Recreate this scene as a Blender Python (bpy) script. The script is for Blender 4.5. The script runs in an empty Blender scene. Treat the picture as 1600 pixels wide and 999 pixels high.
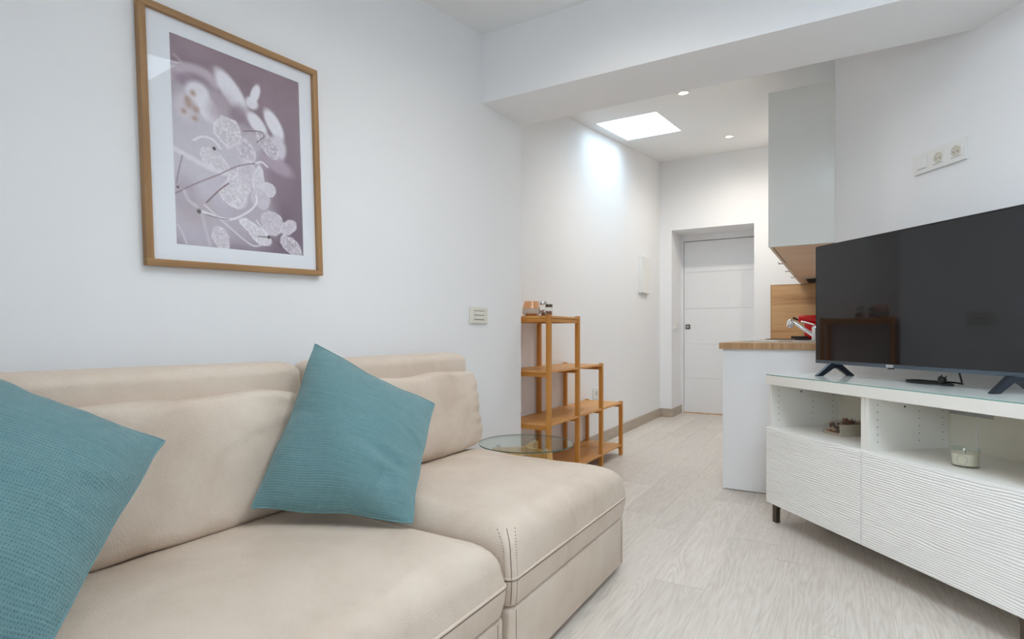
import bpy, bmesh, math, random
import numpy as np
from mathutils import Vector, Matrix, noise
R = math.radians
random.seed(7)
SC = bpy.context.scene
COL = SC.collection

# ------------------------------------------------------------------ camera, world, exposure
CAMH = 0.953
cd = bpy.data.cameras.new('camera')
cam = bpy.data.objects.new('camera', cd); COL.objects.link(cam)
cam.location = (0, 0, CAMH); cam.rotation_euler = (R(90), 0, 0)
cd.sensor_fit = 'HORIZONTAL'; cd.sensor_width = 36.0
cd.lens = 883.0 / 1600.0 * 36.0          # focal length 883 px in a 1600 px frame
cd.shift_y = 21.5 / 1600.0
cd.clip_start = 0.02; cd.clip_end = 200
SC.camera = cam

SKY = 14.8
w = bpy.data.worlds.new('sky'); SC.world = w; w.use_nodes = True
bg = w.node_tree.nodes['Background']
bg.inputs['Color'].default_value = (0.81, 0.91, 1.0, 1); bg.inputs['Strength'].default_value = SKY

vs = SC.view_settings
vs.view_transform = 'Standard'; vs.look = 'None'; vs.gamma = 1.0; vs.use_curve_mapping = False
vs.exposure = 0.07
SPOT_W = 31.0
LIVING_FILL_W = 13.0
SC.cycles.max_bounces = 10; SC.cycles.diffuse_bounces = 6; SC.cycles.transparent_max_bounces = 12
SC.cycles.sample_clamp_indirect = 8.0

# ------------------------------------------------------------------ frames of reference
# F: x = across the room (v), y = down the hall (u); the sofa, hall, beam, shelf and kitchen follow it
PX, PY = 0.46, 2.295
AU = (0.504, 0.8637); CV = (0.8637, -0.504)
FROT = R(-30.265)
LROT = R(-32.765)                    # the living room's picture wall
CROT = R(11.3)                       # the television cabinet
TROT = R(6.03)                       # the television wall
def F(u, v, z=0.0):
    return (PX + u*AU[0] + v*CV[0], PY + u*AU[1] + v*CV[1], z)
L0 = F(0.7475, -0.906)
C0 = (1.288, 2.868, 0.0)
T0 = (1.811, 3.168, 0.0)
def rot2(p, ang):
    return (p[0]*math.cos(ang)-p[1]*math.sin(ang), p[0]*math.sin(ang)+p[1]*math.cos(ang))
def inframe(o0, ang, x, y, z=0.0):
    r = rot2((x, y), ang); return (o0[0]+r[0], o0[1]+r[1], z)

def living_ceiling(u): return 2.57 + 0.108*(u-0.348)
def hall_ceiling(u): return 2.607 + 0.1236*(u-1.764)

# ------------------------------------------------------------------ object helpers
def link(o, parent=None):
    COL.objects.link(o)
    if parent is not None: o.parent = parent
    return o
def thing(name, label, cat, loc=(0, 0, 0), rz=0.0, group=None):
    o = bpy.data.objects.new(name, None); o.empty_display_size = 0.05
    o.location = loc; o.rotation_euler = (0, 0, rz)
    o['label'] = label; o['category'] = cat
    if group: o['group'] = group
    return link(o)
def obj(name, bm, m, parent=None, smooth=False, label=None, recalc=True):
    if recalc: bmesh.ops.recalc_face_normals(bm, faces=bm.faces[:])
    me = bpy.data.meshes.new(name); bm.to_mesh(me); bm.free()
    if smooth:
        me.polygons.foreach_set('use_smooth', [True]*len(me.polygons))
        if smooth != 'all':
            me.set_sharp_from_angle(angle=R(smooth if not isinstance(smooth, bool) else 40))
    me.materials.append(m)
    o = bpy.data.objects.new(name, me)
    if label: o['label'] = label
    return link(o, parent)
def struct(name, bm, m, loc=(0, 0, 0), rz=0.0, label=None, smooth=False):
    o = obj(name, bm, m, None, smooth)
    o.location = loc; o.rotation_euler = (0, 0, rz); o['kind'] = 'structure'
    if label: o['label'] = label
    return o
def tag(o, label, cat, group=None):
    o['label'] = label; o['category'] = cat
    if group: o['group'] = group
    return o
def NB(): return bmesh.new()
def absorb(bm, b2, M=None):
    if M is not None: bmesh.ops.transform(b2, matrix=M, verts=b2.verts[:])
    me = bpy.data.meshes.new('tmp'); b2.to_mesh(me); b2.free(); bm.from_mesh(me); bpy.data.meshes.remove(me)
def box(bm, x0, x1, y0, y1, z0, z1, bev=0.0, seg=2, M=None):
    b = bmesh.new(); bmesh.ops.create_cube(b, size=1.0)
    for v in b.verts:
        v.co = Vector(((x0+x1)/2+v.co.x*(x1-x0), (y0+y1)/2+v.co.y*(y1-y0), (z0+z1)/2+v.co.z*(z1-z0)))
    if bev > 0: bmesh.ops.bevel(b, geom=b.edges[:], offset=bev, segments=seg, profile=0.5, affect='EDGES')
    absorb(bm, b, M); return bm
def BX(*a, **k): return box(NB(), *a, **k)
def hexa(bm, pts):                 # eight corners: bottom ring then top ring
    v = [bm.verts.new(p) for p in pts]
    for f in ((3, 2, 1, 0), (4, 5, 6, 7), (0, 1, 5, 4), (1, 2, 6, 5), (2, 3, 7, 6), (3, 0, 4, 7)):
        bm.faces.new([v[i] for i in f])
    return bm
def prism(bm, pts, z0, z1, M=None, bev=0.0):
    b = bmesh.new()
    lo = [b.verts.new((p[0], p[1], z0)) for p in pts]; hi = [b.verts.new((p[0], p[1], z1)) for p in pts]
    n = len(pts)
    b.faces.new(lo[::-1]); b.faces.new(hi)
    for i in range(n): b.faces.new((lo[i], lo[(i+1) % n], hi[(i+1) % n], hi[i]))
    bmesh.ops.recalc_face_normals(b, faces=b.faces[:])
    if bev: bmesh.ops.bevel(b, geom=b.edges[:], offset=bev, segments=2, profile=0.5, affect='EDGES')
    absorb(bm, b, M); return bm
def lathe(bm, prof, seg=32, M=None, caps=True):
    b = bmesh.new(); rings = []
    for r, z in prof:
        rings.append([b.verts.new((r*math.cos(2*math.pi*i/seg), r*math.sin(2*math.pi*i/seg), z)) for i in range(seg)])
    for k in range(len(rings)-1):
        for i in range(seg):
            j = (i+1) % seg
            b.faces.new((rings[k][i], rings[k][j], rings[k+1][j], rings[k+1][i]))
    if caps:
        b.faces.new(rings[0][::-1]); b.faces.new(rings[-1])
    absorb(bm, b, M); return bm
def cyl(bm, r, z0, z1, seg=24, M=None): return lathe(bm, [(r, z0), (r, z1)], seg, M)
def tube(bm, pts, r, seg=8, closed=False, M=None):
    b = bmesh.new(); pts = [Vector(p) for p in pts]; n = len(pts); rings = []
    prev = None
    for i, p in enumerate(pts):
        if closed: t = (pts[(i+1) % n]-pts[i-1]).normalized()
        else: t = (pts[min(i+1, n-1)]-pts[max(i-1, 0)]).normalized()
        if prev is None:
            up = Vector((0, 0, 1)) if abs(t.z) < 0.9 else Vector((1, 0, 0))
            e1 = t.cross(up).normalized()
        else:
            e1 = (prev-t*prev.dot(t)).normalized()
        e2 = t.cross(e1); prev = e1
        rr = r[i] if isinstance(r, (list, tuple)) else r
        rings.append([b.verts.new(p+e1*rr*math.cos(2*math.pi*k/seg)+e2*rr*math.sin(2*math.pi*k/seg)) for k in range(seg)])
    m = n if closed else n-1
    for i in range(m):
        A, B = rings[i], rings[(i+1) % n]
        for k in range(seg): b.faces.new((A[k], A[(k+1) % seg], B[(k+1) % seg], B[k]))
    if not closed: b.faces.new(rings[0][::-1]); b.faces.new(rings[-1])
    absorb(bm, b, M); return bm
def smooth_path(pts, n=8):
    P = [Vector(p) for p in pts]; out = []
    for i in range(len(P)-1):
        p0, p1, p2, p3 = P[max(i-1, 0)], P[i], P[i+1], P[min(i+2, len(P)-1)]
        for k in range(n):
            t = k/n
            out.append(0.5*((2*p1)+(-p0+p2)*t+(2*p0-5*p1+4*p2-p3)*t*t+(-p0+3*p1-3*p2+p3)*t**3))
    out.append(P[-1]); return out

# ------------------------------------------------------------------ materials
def lin(c):
    return tuple(((x/255)/12.92 if x/255 <= 0.04045 else ((x/255+0.055)/1.055)**2.4) for x in c)
class Mat:
    def __init__(s, name, rgb, rough=0.5, metal=0.0, spec=0.5):
        s.m = bpy.data.materials.new(name); s.m.use_nodes = True
        s.t = s.m.node_tree; s.n = s.t.nodes; s.b = s.n['Principled BSDF']
        c = lin(rgb)+(1,)
        s.c = c; s.b.inputs['Base Color'].default_value = c; s.m.diffuse_color = c
        s.b.inputs['Roughness'].default_value = rough; s.b.inputs['Metallic'].default_value = metal
        s.b.inputs['Specular IOR Level'].default_value = spec
    def node(s, typ, **k):
        nd = s.n.new(typ)
        for a, b in k.items():
            if a in nd.inputs: nd.inputs[a].default_value = b
            else: setattr(nd, a, b)
        return nd
    def ln(s, a, b): s.t.links.new(a, b)
    def coords(s, scale=(1, 1, 1), kind='Object', rnd=False, rot=(0, 0, 0)):
        tc = s.node('ShaderNodeTexCoord'); mp = s.node('ShaderNodeMapping')
        mp.inputs['Scale'].default_value = scale; mp.inputs['Rotation'].default_value = rot
        s.ln(tc.outputs[kind], mp.inputs['Vector'])
        if rnd:
            oi = s.node('ShaderNodeObjectInfo'); mu = s.node('ShaderNodeMath', operation='MULTIPLY')
            mu.inputs[1].default_value = 173.0; s.ln(oi.outputs['Random'], mu.inputs[0])
            va = s.node('ShaderNodeVectorMath', operation='ADD')
            s.ln(mp.outputs[0], va.inputs[0]); s.ln(mu.outputs[0], va.inputs[1]); return va.outputs[0]
        return mp.outputs[0]
    def noise(s, vec, scale, detail=4, rough=0.5, dist=0.0):
        nd = s.node('ShaderNodeTexNoise'); nd.inputs['Scale'].default_value = scale
        nd.inputs['Detail'].default_value = detail; nd.inputs['Roughness'].default_value = rough
        nd.inputs['Distortion'].default_value = dist; s.ln(vec, nd.inputs['Vector']); return nd.outputs['Fac']
    def ramp(s, fac, stops):
        r = s.node('ShaderNodeValToRGB'); e = r.color_ramp.elements
        while len(e) < len(stops): e.new(0.5)
        for q, (p, c) in zip(e, stops):
            q.position = p; q.color = (lin(c)+(1,)) if not isinstance(c, float) else (c, c, c, 1)
        s.ln(fac, r.inputs[0]); return r.outputs[0]
    def mix(s, fac, a, b, mode='MIX'):
        m = s.node('ShaderNodeMix', data_type='RGBA', blend_type=mode)
        for sock, val in ((m.inputs[0], fac), (m.inputs[6], a), (m.inputs[7], b)):
            if hasattr(val, 'is_output'): s.ln(val, sock)
            elif isinstance(val, (int, float)): sock.default_value = val if sock == m.inputs[0] else (val, val, val, 1)
            else: sock.default_value = lin(val)+(1,)
        return m.outputs[2]
    def math(s, op, a, b=None):
        m = s.node('ShaderNodeMath', operation=op)
        for k, val in enumerate((a, b)):
            if val is None: continue
            if hasattr(val, 'is_output'): s.ln(val, m.inputs[k])
            else: m.inputs[k].default_value = val
        return m.outputs[0]
    def color(s, out): s.ln(out, s.b.inputs['Base Color']); return s
    def bump(s, h, strength=0.2, dist=0.01):
        b = s.node('ShaderNodeBump'); b.inputs['Strength'].default_value = strength
        b.inputs['Distance'].default_value = dist; s.ln(h, b.inputs['Height'])
        s.ln(b.outputs[0], s.b.inputs['Normal']); return s

def plain(name, rgb, rough=0.5, metal=0.0, spec=0.5): return Mat(name, rgb, rough, metal, spec).m

def wall_mat(name, rgb):
    M = Mat(name, rgb, 0.62, spec=0.3); v = M.coords()
    n = M.noise(v, 1.3, 3); M.color(M.mix(0.05, rgb, M.ramp(n, [(0.3, (200, 200, 200)), (0.7, (250, 250, 250))]), 'MULTIPLY'))
    M.bump(M.noise(v, 160, 2), 0.05, 0.002); return M.m
m_wall = wall_mat('white_wall_paint', (240, 240, 241))
m_ceil = wall_mat('white_ceiling_paint', (238, 238, 238))

def floor_mat():
    M = Mat('grey_oak_floor', (205, 197, 188), 0.36, spec=0.4)
    vv = M.coords((1.0, 0.13, 1.0), rnd=True)
    field = M.noise(vv, 5.0, 3, 0.45, 0.6)
    bands = M.math('SINE', M.math('MULTIPLY', field, 210.0))
    msk = M.ramp(M.noise(M.coords((1.2, 0.5, 1), rnd=True), 2.6, 2), [(0.38, 0.25), (0.62, 1.0)])
    b01 = M.math('ADD', M.math('MULTIPLY', M.math('MULTIPLY', bands, 0.5), msk), 0.5)
    streak = M.noise(M.coords((60, 3.0, 1), rnd=True), 2.2, 6, 0.7)
    oi = M.node('ShaderNodeObjectInfo')
    base = M.ramp(b01, [(0.0, (205, 195, 185)), (0.5, (219, 211, 202)), (1.0, (226, 219, 212))])
    fine = M.ramp(streak, [(0.3, (192, 181, 169)), (0.6, (227, 221, 214))])
    col = M.mix(0.5, base, fine)
    tone = M.ramp(oi.outputs['Random'], [(0.0, (240, 238, 236)), (1.0, (255, 254, 252))])
    M.color(M.mix(1.0, col, tone, 'MULTIPLY'))
    M.bump(M.mix(0.5, b01, streak), 0.10, 0.002); return M.m
m_floor = floor_mat()
m_grout = plain('pale_grout', (214, 208, 200), 0.7)

def wood_mat(name, dark, mid, light, axis='z', rough=0.42, scale=1.0, rnd=True):
    M = Mat(name, mid, rough, spec=0.4)
    s = {'x': (2.0, 40, 40), 'y': (40, 2.0, 40), 'z': (40, 40, 2.0)}[axis]
    v = M.coords(tuple(q*scale for q in s), rnd=rnd)
    n = M.noise(v, 1.0, 5, 0.6, 0.4); n2 = M.noise(M.coords(tuple(q*scale*0.18 for q in s), rnd=rnd), 1.0, 3, 0.5)
    c = M.ramp(n, [(0.28, dark), (0.5, mid), (0.74, light)])
    M.color(M.mix(0.3, c, M.ramp(n2, [(0.35, dark), (0.65, light)])))
    M.bump(n, 0.08, 0.002); return M.m
m_bamboo_z = wood_mat('bamboo_upright', (166, 104, 38), (200, 136, 60), (216, 156, 82), 'z')
m_bamboo_y = wood_mat('bamboo_board', (182, 120, 56), (210, 152, 84), (224, 172, 108), 'y')
m_bamboo_x = wood_mat('bamboo_rail', (162, 100, 36), (194, 130, 54), (212, 150, 78), 'x')
m_frame_y = wood_mat('oak_frame_rail', (134, 98, 60), (162, 122, 80), (184, 146, 102), 'y', 0.45)
m_frame_z = wood_mat('oak_frame_stile', (134, 98, 60), (162, 122, 80), (184, 146, 102), 'z', 0.45)
m_table_wood = wood_mat('light_oak_leg', (196, 140, 76), (216, 166, 100), (230, 186, 124), 'z')
m_counter = wood_mat('oak_worktop', (146, 108, 74), (186, 148, 108), (206, 172, 134), 'y', 0.4, 0.5)
m_counter_edge = wood_mat('oak_worktop_edge', (150, 112, 76), (188, 148, 106), (208, 172, 130), 'z', 0.45, 1.2)
m_splash = wood_mat('oak_backsplash', (158, 114, 74), (208, 166, 120), (222, 184, 140), 'x', 0.45, 0.45, False)
m_underside = wood_mat('pale_wood_underside', (214, 188, 164), (226, 202, 178), (234, 214, 192), 'x', 0.5, 0.35, False)

def leather_mat():
    M = Mat('beige_leather', (206, 190, 173), 0.46, spec=0.4)
    v = M.coords()
    cl = M.noise(v, 4.0, 5, 0.6, 0.3)
    M.color(M.ramp(cl, [(0.25, (201, 182, 164)), (0.5, (213, 196, 179)), (0.78, (221, 206, 191))]))
    vo = M.node('ShaderNodeTexVoronoi'); vo.inputs['Scale'].default_value = 260.0; M.ln(v, vo.inputs['Vector'])
    wr = M.noise(v, 9.0, 3, 0.5, 0.8)
    h = M.math('ADD', M.math('MULTIPLY', vo.outputs['Distance'], 0.25), M.math('MULTIPLY', wr, 1.6))
    M.bump(h, 0.5, 0.006); return M.m
m_leather = leather_mat()
m_seam = plain('beige_thread', (132, 114, 98), 0.7)
m_dark = plain('dark_gap', (52, 46, 40), 0.8)

def teal_mat():
    M = Mat('teal_waffle_cotton', (82, 140, 146), 0.9, spec=0.15)
    tc = M.node('ShaderNodeTexCoord'); sx = M.node('ShaderNodeSeparateXYZ'); M.ln(tc.outputs['UV'], sx.inputs[0])
    K = 2*math.pi*74
    # rows of little pits: sin in one direction, offset pairs in the other
    a = M.math('SINE', M.math('MULTIPLY', sx.outputs['X'], K*1.15)); b = M.math('SINE', M.math('MULTIPLY', sx.outputs['Y'], K))
    pit = M.math('MULTIPLY', M.math('ADD', a, 1.0), M.math('ADD', b, 1.0))
    n = M.noise(M.coords((1, 1, 1)), 70, 3, 0.7)
    row = M.noise(M.coords((3, 160, 1), kind='UV'), 1.0, 3, 0.6)
    cloth = M.ramp(row, [(0.3, (98, 136, 140)), (0.7, (118, 153, 156))])
    vary = M.noise(M.coords((1, 1, 1), kind='UV'), 90, 2, 0.6)
    pit = M.math('MULTIPLY', pit, M.math('ADD', 0.35, vary))
    shade = M.ramp(M.math('MULTIPLY', pit, 0.27), [(0.4, (255, 255, 255)), (0.95, (190, 198, 200))])  # shade of the pits put into the cloth colour
    c = M.mix(1.0, cloth, shade, 'MULTIPLY')
    M.color(M.mix(0.22, c, M.ramp(n, [(0.3, (90, 128, 134)), (0.7, (124, 158, 160))])))
    h = M.math('SUBTRACT', M.math('MULTIPLY', n, 0.4), M.math('MULTIPLY', pit, 0.25))
    M.bump(h, 0.5, 0.003)
    M.b.inputs['Sheen Weight'].default_value = 0.25
    return M.m
m_teal = teal_mat()

def glass_mat(name, tint=(252, 254, 253), rough=0.02, reflect=1.0, haze=0.0):
    m = bpy.data.materials.new(name); m.use_nodes = True; t = m.node_tree; n = t.nodes
    for q in list(n): n.remove(q)
    out = n.new('ShaderNodeOutputMaterial'); mx = n.new('ShaderNodeMixShader')
    tr = n.new('ShaderNodeBsdfTransparent'); tr.inputs[0].default_value = lin(tint)+(1,)
    gl = n.new('ShaderNodeBsdfGlossy'); gl.inputs['Roughness'].default_value = rough
    gl.inputs['Color'].default_value = (1, 1, 1, 1)
    ge = n.new('ShaderNodeNewGeometry'); dt = n.new('ShaderNodeVectorMath'); dt.operation = 'DOT_PRODUCT'
    t.links.new(ge.outputs['Normal'], dt.inputs[0]); t.links.new(ge.outputs['Incoming'], dt.inputs[1])
    def mth(op, x, y=None):
        q = n.new('ShaderNodeMath'); q.operation = op
        for k, val in enumerate((x, y)):
            if val is None: continue
            if hasattr(val, 'is_output'): t.links.new(val, q.inputs[k])
            else: q.inputs[k].default_value = val
        return q.outputs[0]
    sch = mth('ADD', mth('MULTIPLY', mth('POWER', mth('SUBTRACT', 1.0, mth('ABSOLUTE', dt.outputs['Value'])), 5.0), 0.96), 0.04)
    t.links.new(mth('MULTIPLY', sch, reflect), mx.inputs[0])
    t.links.new(tr.outputs[0], mx.inputs[1]); t.links.new(gl.outputs[0], mx.inputs[2])
    t.links.new(mx.outputs[0], out.inputs[0]); return m
m_glass = glass_mat('clear_glass')
m_pane = glass_mat('window_glass', (252, 254, 255), reflect=0.5)
m_roofglass = glass_mat('tinted_roof_glass', (232, 240, 244), reflect=0.5)
m_tableglass = glass_mat('table_glass', (244, 250, 247), reflect=0.7)
m_glassedge = plain('green_glass_edge', (74, 104, 96), 0.15)
m_amber = glass_mat('copper_tinted_glass', (250, 234, 218))
m_smoke = glass_mat('grey_tinted_glass', (228, 223, 218))
m_cup = glass_mat('candle_cup_glass', (247, 250, 248), 0.03, 1.8)
m_film = glass_mat('clear_film', (246, 244, 242), 0.12, 1.6)

m_white = plain('white_lacquer', (238, 238, 238), 0.35)
m_cab = plain('white_cabinet_board', (240, 238, 232), 0.4)
m_inner = plain('white_cabinet_inside', (234, 230, 216), 0.5)
m_front = plain('matt_white_wave_front', (248, 247, 245), 0.5)
m_panel = plain('gloss_white_panel', (242, 243, 245), 0.16)
m_upper = plain('pale_grey_gloss_panel', (224, 224, 219), 0.2)
m_door = plain('white_door', (236, 236, 237), 0.4)
m_plastic = plain('white_plastic', (234, 233, 230), 0.35)
m_cream = plain('cream_plastic', (226, 222, 212), 0.4)
m_hole = plain('dark_hole', (40, 38, 36), 0.8)
m_chrome = plain('chrome', (225, 226, 228), 0.1, 1.0)
m_steel = plain('brushed_steel', (190, 190, 188), 0.3, 1.0)
m_bronze = plain('dark_grey_metal', (98, 90, 82), 0.4, 0.8)
m_red = plain('red_plastic', (186, 10, 16), 0.25)
m_black = plain('black_plastic', (16, 16, 17), 0.35)
m_slit = plain('grey_slit', (120, 112, 100), 0.6)
m_rubber = plain('black_cable', (14, 14, 14), 0.5)
m_tvleg = plain('blue_black_metal', (38, 46, 58), 0.3, 0.4)
m_bezel = plain('slate_bezel', (92, 104, 116), 0.35, 0.6)
m_tvblack = plain('black_television_case', (18, 20, 22), 0.4)
m_wax = plain('cream_wax', (250, 238, 220), 0.5)
m_mat = plain('white_passepartout', (246, 245, 247), 0.7)
m_kraft = plain('pale_card', (196, 188, 172), 0.8)
def screen_mat():
    M = Mat('television_screen', (10, 15, 21), 0.05, spec=0.75); return M.m
m_screen = screen_mat()
def emit(name, rgb, s):
    m = bpy.data.materials.new(name); m.use_nodes = True; b = m.node_tree.nodes['Principled BSDF']
    b.inputs['Base Color'].default_value = (0, 0, 0, 1)
    b.inputs['Emission Color'].default_value = lin(rgb)+(1,); b.inputs['Emission Strength'].default_value = s; return m
m_lamp = emit('warm_lamp_lens', (255, 232, 196), 18.0)

# ------------------------------------------------------------------ the shell
UB = -3.2                                   # back wall of the living room, behind the camera
H_TOP = 3.3
# walls
struct('wall_left', BX(-0.20, 0, -4.15, 0, -0.02, H_TOP), m_wall, L0, LROT, 'white living room wall behind the sofa')
struct('wall_hall', BX(-1.18, -1.043, 0.7475, 4.241+0.1, -0.02, H_TOP), m_wall, (PX, PY, 0), FROT, 'white hall wall behind the stepped shelf')
# far wall with the door niche
UF, N0, N1, NTOP, UD = 4.241, -0.909, -0.042, 2.12, 4.70
b = NB()
box(b, -1.18, N0, UF, UD+0.12, -0.02, H_TOP); box(b, N1, 1.0, UF, UD+0.12, -0.02, H_TOP)
box(b, N0, N1, UF, UD+0.12, NTOP, H_TOP); box(b, N0, N1, UD+0.06, UD+0.12, -0.02, NTOP)
struct('wall_far', b, m_wall, (PX, PY, 0), FROT, 'white end wall of the hall with the door recess')
# kitchen side wall
struct('wall_kitchen', BX(0.7275, 0.86, 1.44, UF, -0.02, H_TOP), m_wall, (PX, PY, 0), FROT, 'white wall along the kitchen units')
# television wall
struct('wall_right', BX(0, 0.12, -6.3, 0, -0.02, H_TOP), m_wall, T0, TROT, 'white wall behind the television')
# back wall with a window, behind the camera
W0, W1, WZ0, WZ1 = 0.8, 1.6, 0.95, 1.8
b = NB()
box(b, -1.2, W0, UB-0.15, UB, -0.02, 2.6); box(b, W1, 4.4, UB-0.15, UB, -0.02, 2.6)
box(b, W0, W1, UB-0.15, UB, -0.02, WZ0); box(b, W0, W1, UB-0.15, UB, WZ1, 2.6)
struct('wall_back', b, m_wall, (PX, PY, 0), FROT, 'white wall behind the camera with a window')
# beam
struct('trim_1', BX(-1.04, 1.58, 0.348, 0.7475, 2.2, 3.0), m_wall, (PX, PY, 0), FROT, 'deep white beam across the ceiling between living room and hall')

def sloped(name, fz, u0, u1, v0, v1, hole, label):
    us = [u0, hole[0], hole[1], u1]; vv = [v0, hole[2], hole[3], v1]
    b = NB(); T = 0.06
    for i in range(3):
        for j in range(3):
            if i == 1 and j == 1: continue
            a0, a1, c0, c1 = us[i], us[i+1], vv[j], vv[j+1]
            hexa(b, [(c0, a0, fz(a0)), (c1, a0, fz(a0)), (c1, a1, fz(a1)), (c0, a1, fz(a1)),
                     (c0, a0, fz(a0)+T), (c1, a0, fz(a0)+T), (c1, a1, fz(a1)+T), (c0, a1, fz(a1)+T)])
    bmesh.ops.remove_doubles(b, verts=b.verts[:], dist=1e-5)
    # drop inner walls between the slabs
    dup = {}
    for f in b.faces: dup.setdefault(tuple(sorted(v.index for v in f.verts)), []).append(f)
    b.verts.index_update()
    dup = {}
    for f in b.faces: dup.setdefault(tuple(sorted(v.index for v in f.verts)), []).append(f)
    bmesh.ops.delete(b, geom=[f for fs in dup.values() if len(fs) > 1 for f in fs], context='FACES')
    # light shaft
    h0, h1, k0, k1 = hole; S = 0.25; e = 0.04
    def q(v0, v1, u0, u1):
        hexa(b, [(v0, u0, fz(u0)+T), (v1, u0, fz(u0)+T), (v1, u1, fz(u1)+T), (v0, u1, fz(u1)+T),
                 (v0, u0, fz(u0)+S), (v1, u0, fz(u0)+S), (v1, u1, fz(u1)+S), (v0, u1, fz(u1)+S)])
    q(k0-e, k0, h0-e, h1+e); q(k1, k1+e, h0-e, h1+e); q(k0, k1, h0-e, h0); q(k0, k1, h1, h1+e)
    return struct(name, b, m_ceil, (PX, PY, 0), FROT, label)
HOLE_H = (2.07, 2.845, -0.953, -0.465)
HOLE_L = (-1.40, -0.545, 0.563, 1.40)
sloped('ceiling', living_ceiling, UB, 0.40, -1.25, 4.4, HOLE_L, 'white sloping living room ceiling')
sloped('ceiling_hall', hall_ceiling, 0.70, UF+0.05, -1.12, 1.35, HOLE_H, 'white sloping hall ceiling with a skylight')

def skylight(name, fz, hole, label):
    u0, u1, v0, v1 = hole; S = 0.25
    um = (u0+u1)/2; sl = (fz(u1)-fz(u0))/(u1-u0)
    r = bpy.data.objects.new(name, None); r['kind'] = 'structure'; r['label'] = label
    r.location = F(um, (v0+v1)/2, fz(um)+S); r.rotation_euler = (0, 0, FROT); link(r)
    a, c = (v1-v0)/2, (u1-u0)/2
    M = Matrix.Rotation(math.atan(sl), 4, 'X')
    b = NB(); e = 0.04
    for (x0, x1, y0, y1) in ((-a-e, a+e, -c-e, -c), (-a-e, a+e, c, c+e), (-a-e, -a, -c, c), (a, a+e, -c, c)):
        box(b, x0, x1, y0, y1, 0.0, 0.05, M=M)
    obj('skylight_frame', b, m_white, r)
    obj('pane', BX(-a, a, -c, c, 0.02, 0.03, M=M), m_roofglass if name == 'window_1' else m_pane, r)
    ld = bpy.data.lights.new(name+'_portal', 'AREA'); ld.shape = 'RECTANGLE'; ld.size = 2*a; ld.size_y = 2*c
    ld.cycles.is_portal = True
    lo = bpy.data.objects.new('daylight', ld); lo.location = F(um, (v0+v1)/2, fz(um)+S+0.07)
    lo.rotation_euler = (0, 0, FROT); COL.objects.link(lo)
skylight('window_1', hall_ceiling, HOLE_H, 'bright rectangular skylight in the hall ceiling')
skylight('window_2', living_ceiling, HOLE_L, 'skylight in the living room ceiling')
# window behind the camera
r = bpy.data.objects.new('window_3', None); r['kind'] = 'structure'; r['label'] = 'window in the wall behind the camera'
r.location = F(UB-0.07, 0); r.rotation_euler = (0, 0, FROT); link(r)
b = NB()
for x0, x1, z0, z1 in ((W0, W0+.06, WZ0, WZ1), (W1-.06, W1, WZ0, WZ1), (W0+.06, W1-.06, WZ0, WZ0+.06), (W0+.06, W1-.06, WZ1-.06, WZ1), ((W0+W1)/2-.04, (W0+W1)/2+.04, WZ0+.06, WZ1-.06)):
    box(b, x0, x1, -0.03, 0.03, z0, z1)
obj('window_frame', b, m_white, r)
obj('pane', BX(W0+.06, (W0+W1)/2-.04, -.005, .005, WZ0+.06, WZ1-.06), m_pane, r)
obj('pane', BX((W0+W1)/2+.04, W1-.06, -.005, .005, WZ0+.06, WZ1-.06), m_pane, r)
ld = bpy.data.lights.new('window_portal', 'AREA'); ld.shape = 'RECTANGLE'; ld.size = W1-W0; ld.size_y = WZ1-WZ0
ld.cycles.is_portal = True
lo = bpy.data.objects.new('daylight', ld); lo.location = F(UB-0.2, (W0+W1)/2, (WZ0+WZ1)/2)
lo.rotation_euler = (R(90), 0, FROT); COL.objects.link(lo)

# floor: a grout bed and single planks
fl = struct('floor', BX(-1.2, 4.4, UB-0.15, UD+0.1, -0.06, -0.0012), m_grout, (PX, PY, 0), FROT, 'pale grey oak plank floor')
PW, PL, GAP = 0.193, 1.2, 0.0020
def vright(u): return 0.7275+0.7345*(1.435-u)
def clip(poly, fn):
    out = []
    for i in range(len(poly)):
        p, q = poly[i], poly[(i+1) % len(poly)]; a, c = fn(p), fn(q)
        if a >= 0: out.append(p)
        if (a >= 0) != (c >= 0):
            t = a/(a-c); out.append((p[0]+t*(q[0]-p[0]), p[1]+t*(q[1]-p[1])))
    return out
plank_mesh = {}
rng = random.Random(3)
k0 = -9
for k in range(k0, 18):
    v0 = 0.515+PW*k; v1 = v0+PW
    off = (0.37*k + 0.11*(k % 3)) % 1.0
    u = UB-PL*off
    while u < UD+0.05:
        full = [(v0+GAP/2, u+GAP/2), (v1-GAP/2, u+GAP/2), (v1-GAP/2, u+PL-GAP/2), (v0+GAP/2, u+PL-GAP/2)]
        uu = u; u += PL
        poly = clip(full, lambda p: p[1]-(UB)); poly = clip(poly, lambda p: UD+0.05-p[1]) if poly else poly
        poly = clip(poly, lambda p: p[0]+1.04) if poly else poly
        if poly:
            if uu >= 1.2: poly = clip(poly, lambda p: 0.72-p[0])
            else: poly = clip(poly, lambda p: (0.7275+0.7345*(1.435-p[1]))-p[0])
        if len(poly) < 3: continue
        cx, cy = (v0+v1)/2, uu+PL/2
        loc = [(p[0]-cx, p[1]-cy) for p in poly]
        key = tuple((round(p[0], 4), round(p[1], 4)) for p in loc)
        if key not in plank_mesh:
            bb = prism(NB(), loc, -0.0025, 0.0)
            bmesh.ops.recalc_face_normals(bb, faces=bb.faces[:])
            me = bpy.data.meshes.new('floor_plank'); bb.to_mesh(me); bb.free(); me.materials.append(m_floor); plank_mesh[key] = me
        o = bpy.data.objects.new('floor_plank', plank_mesh[key]); o.location = (cx, cy, 0); link(o, fl)

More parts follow.
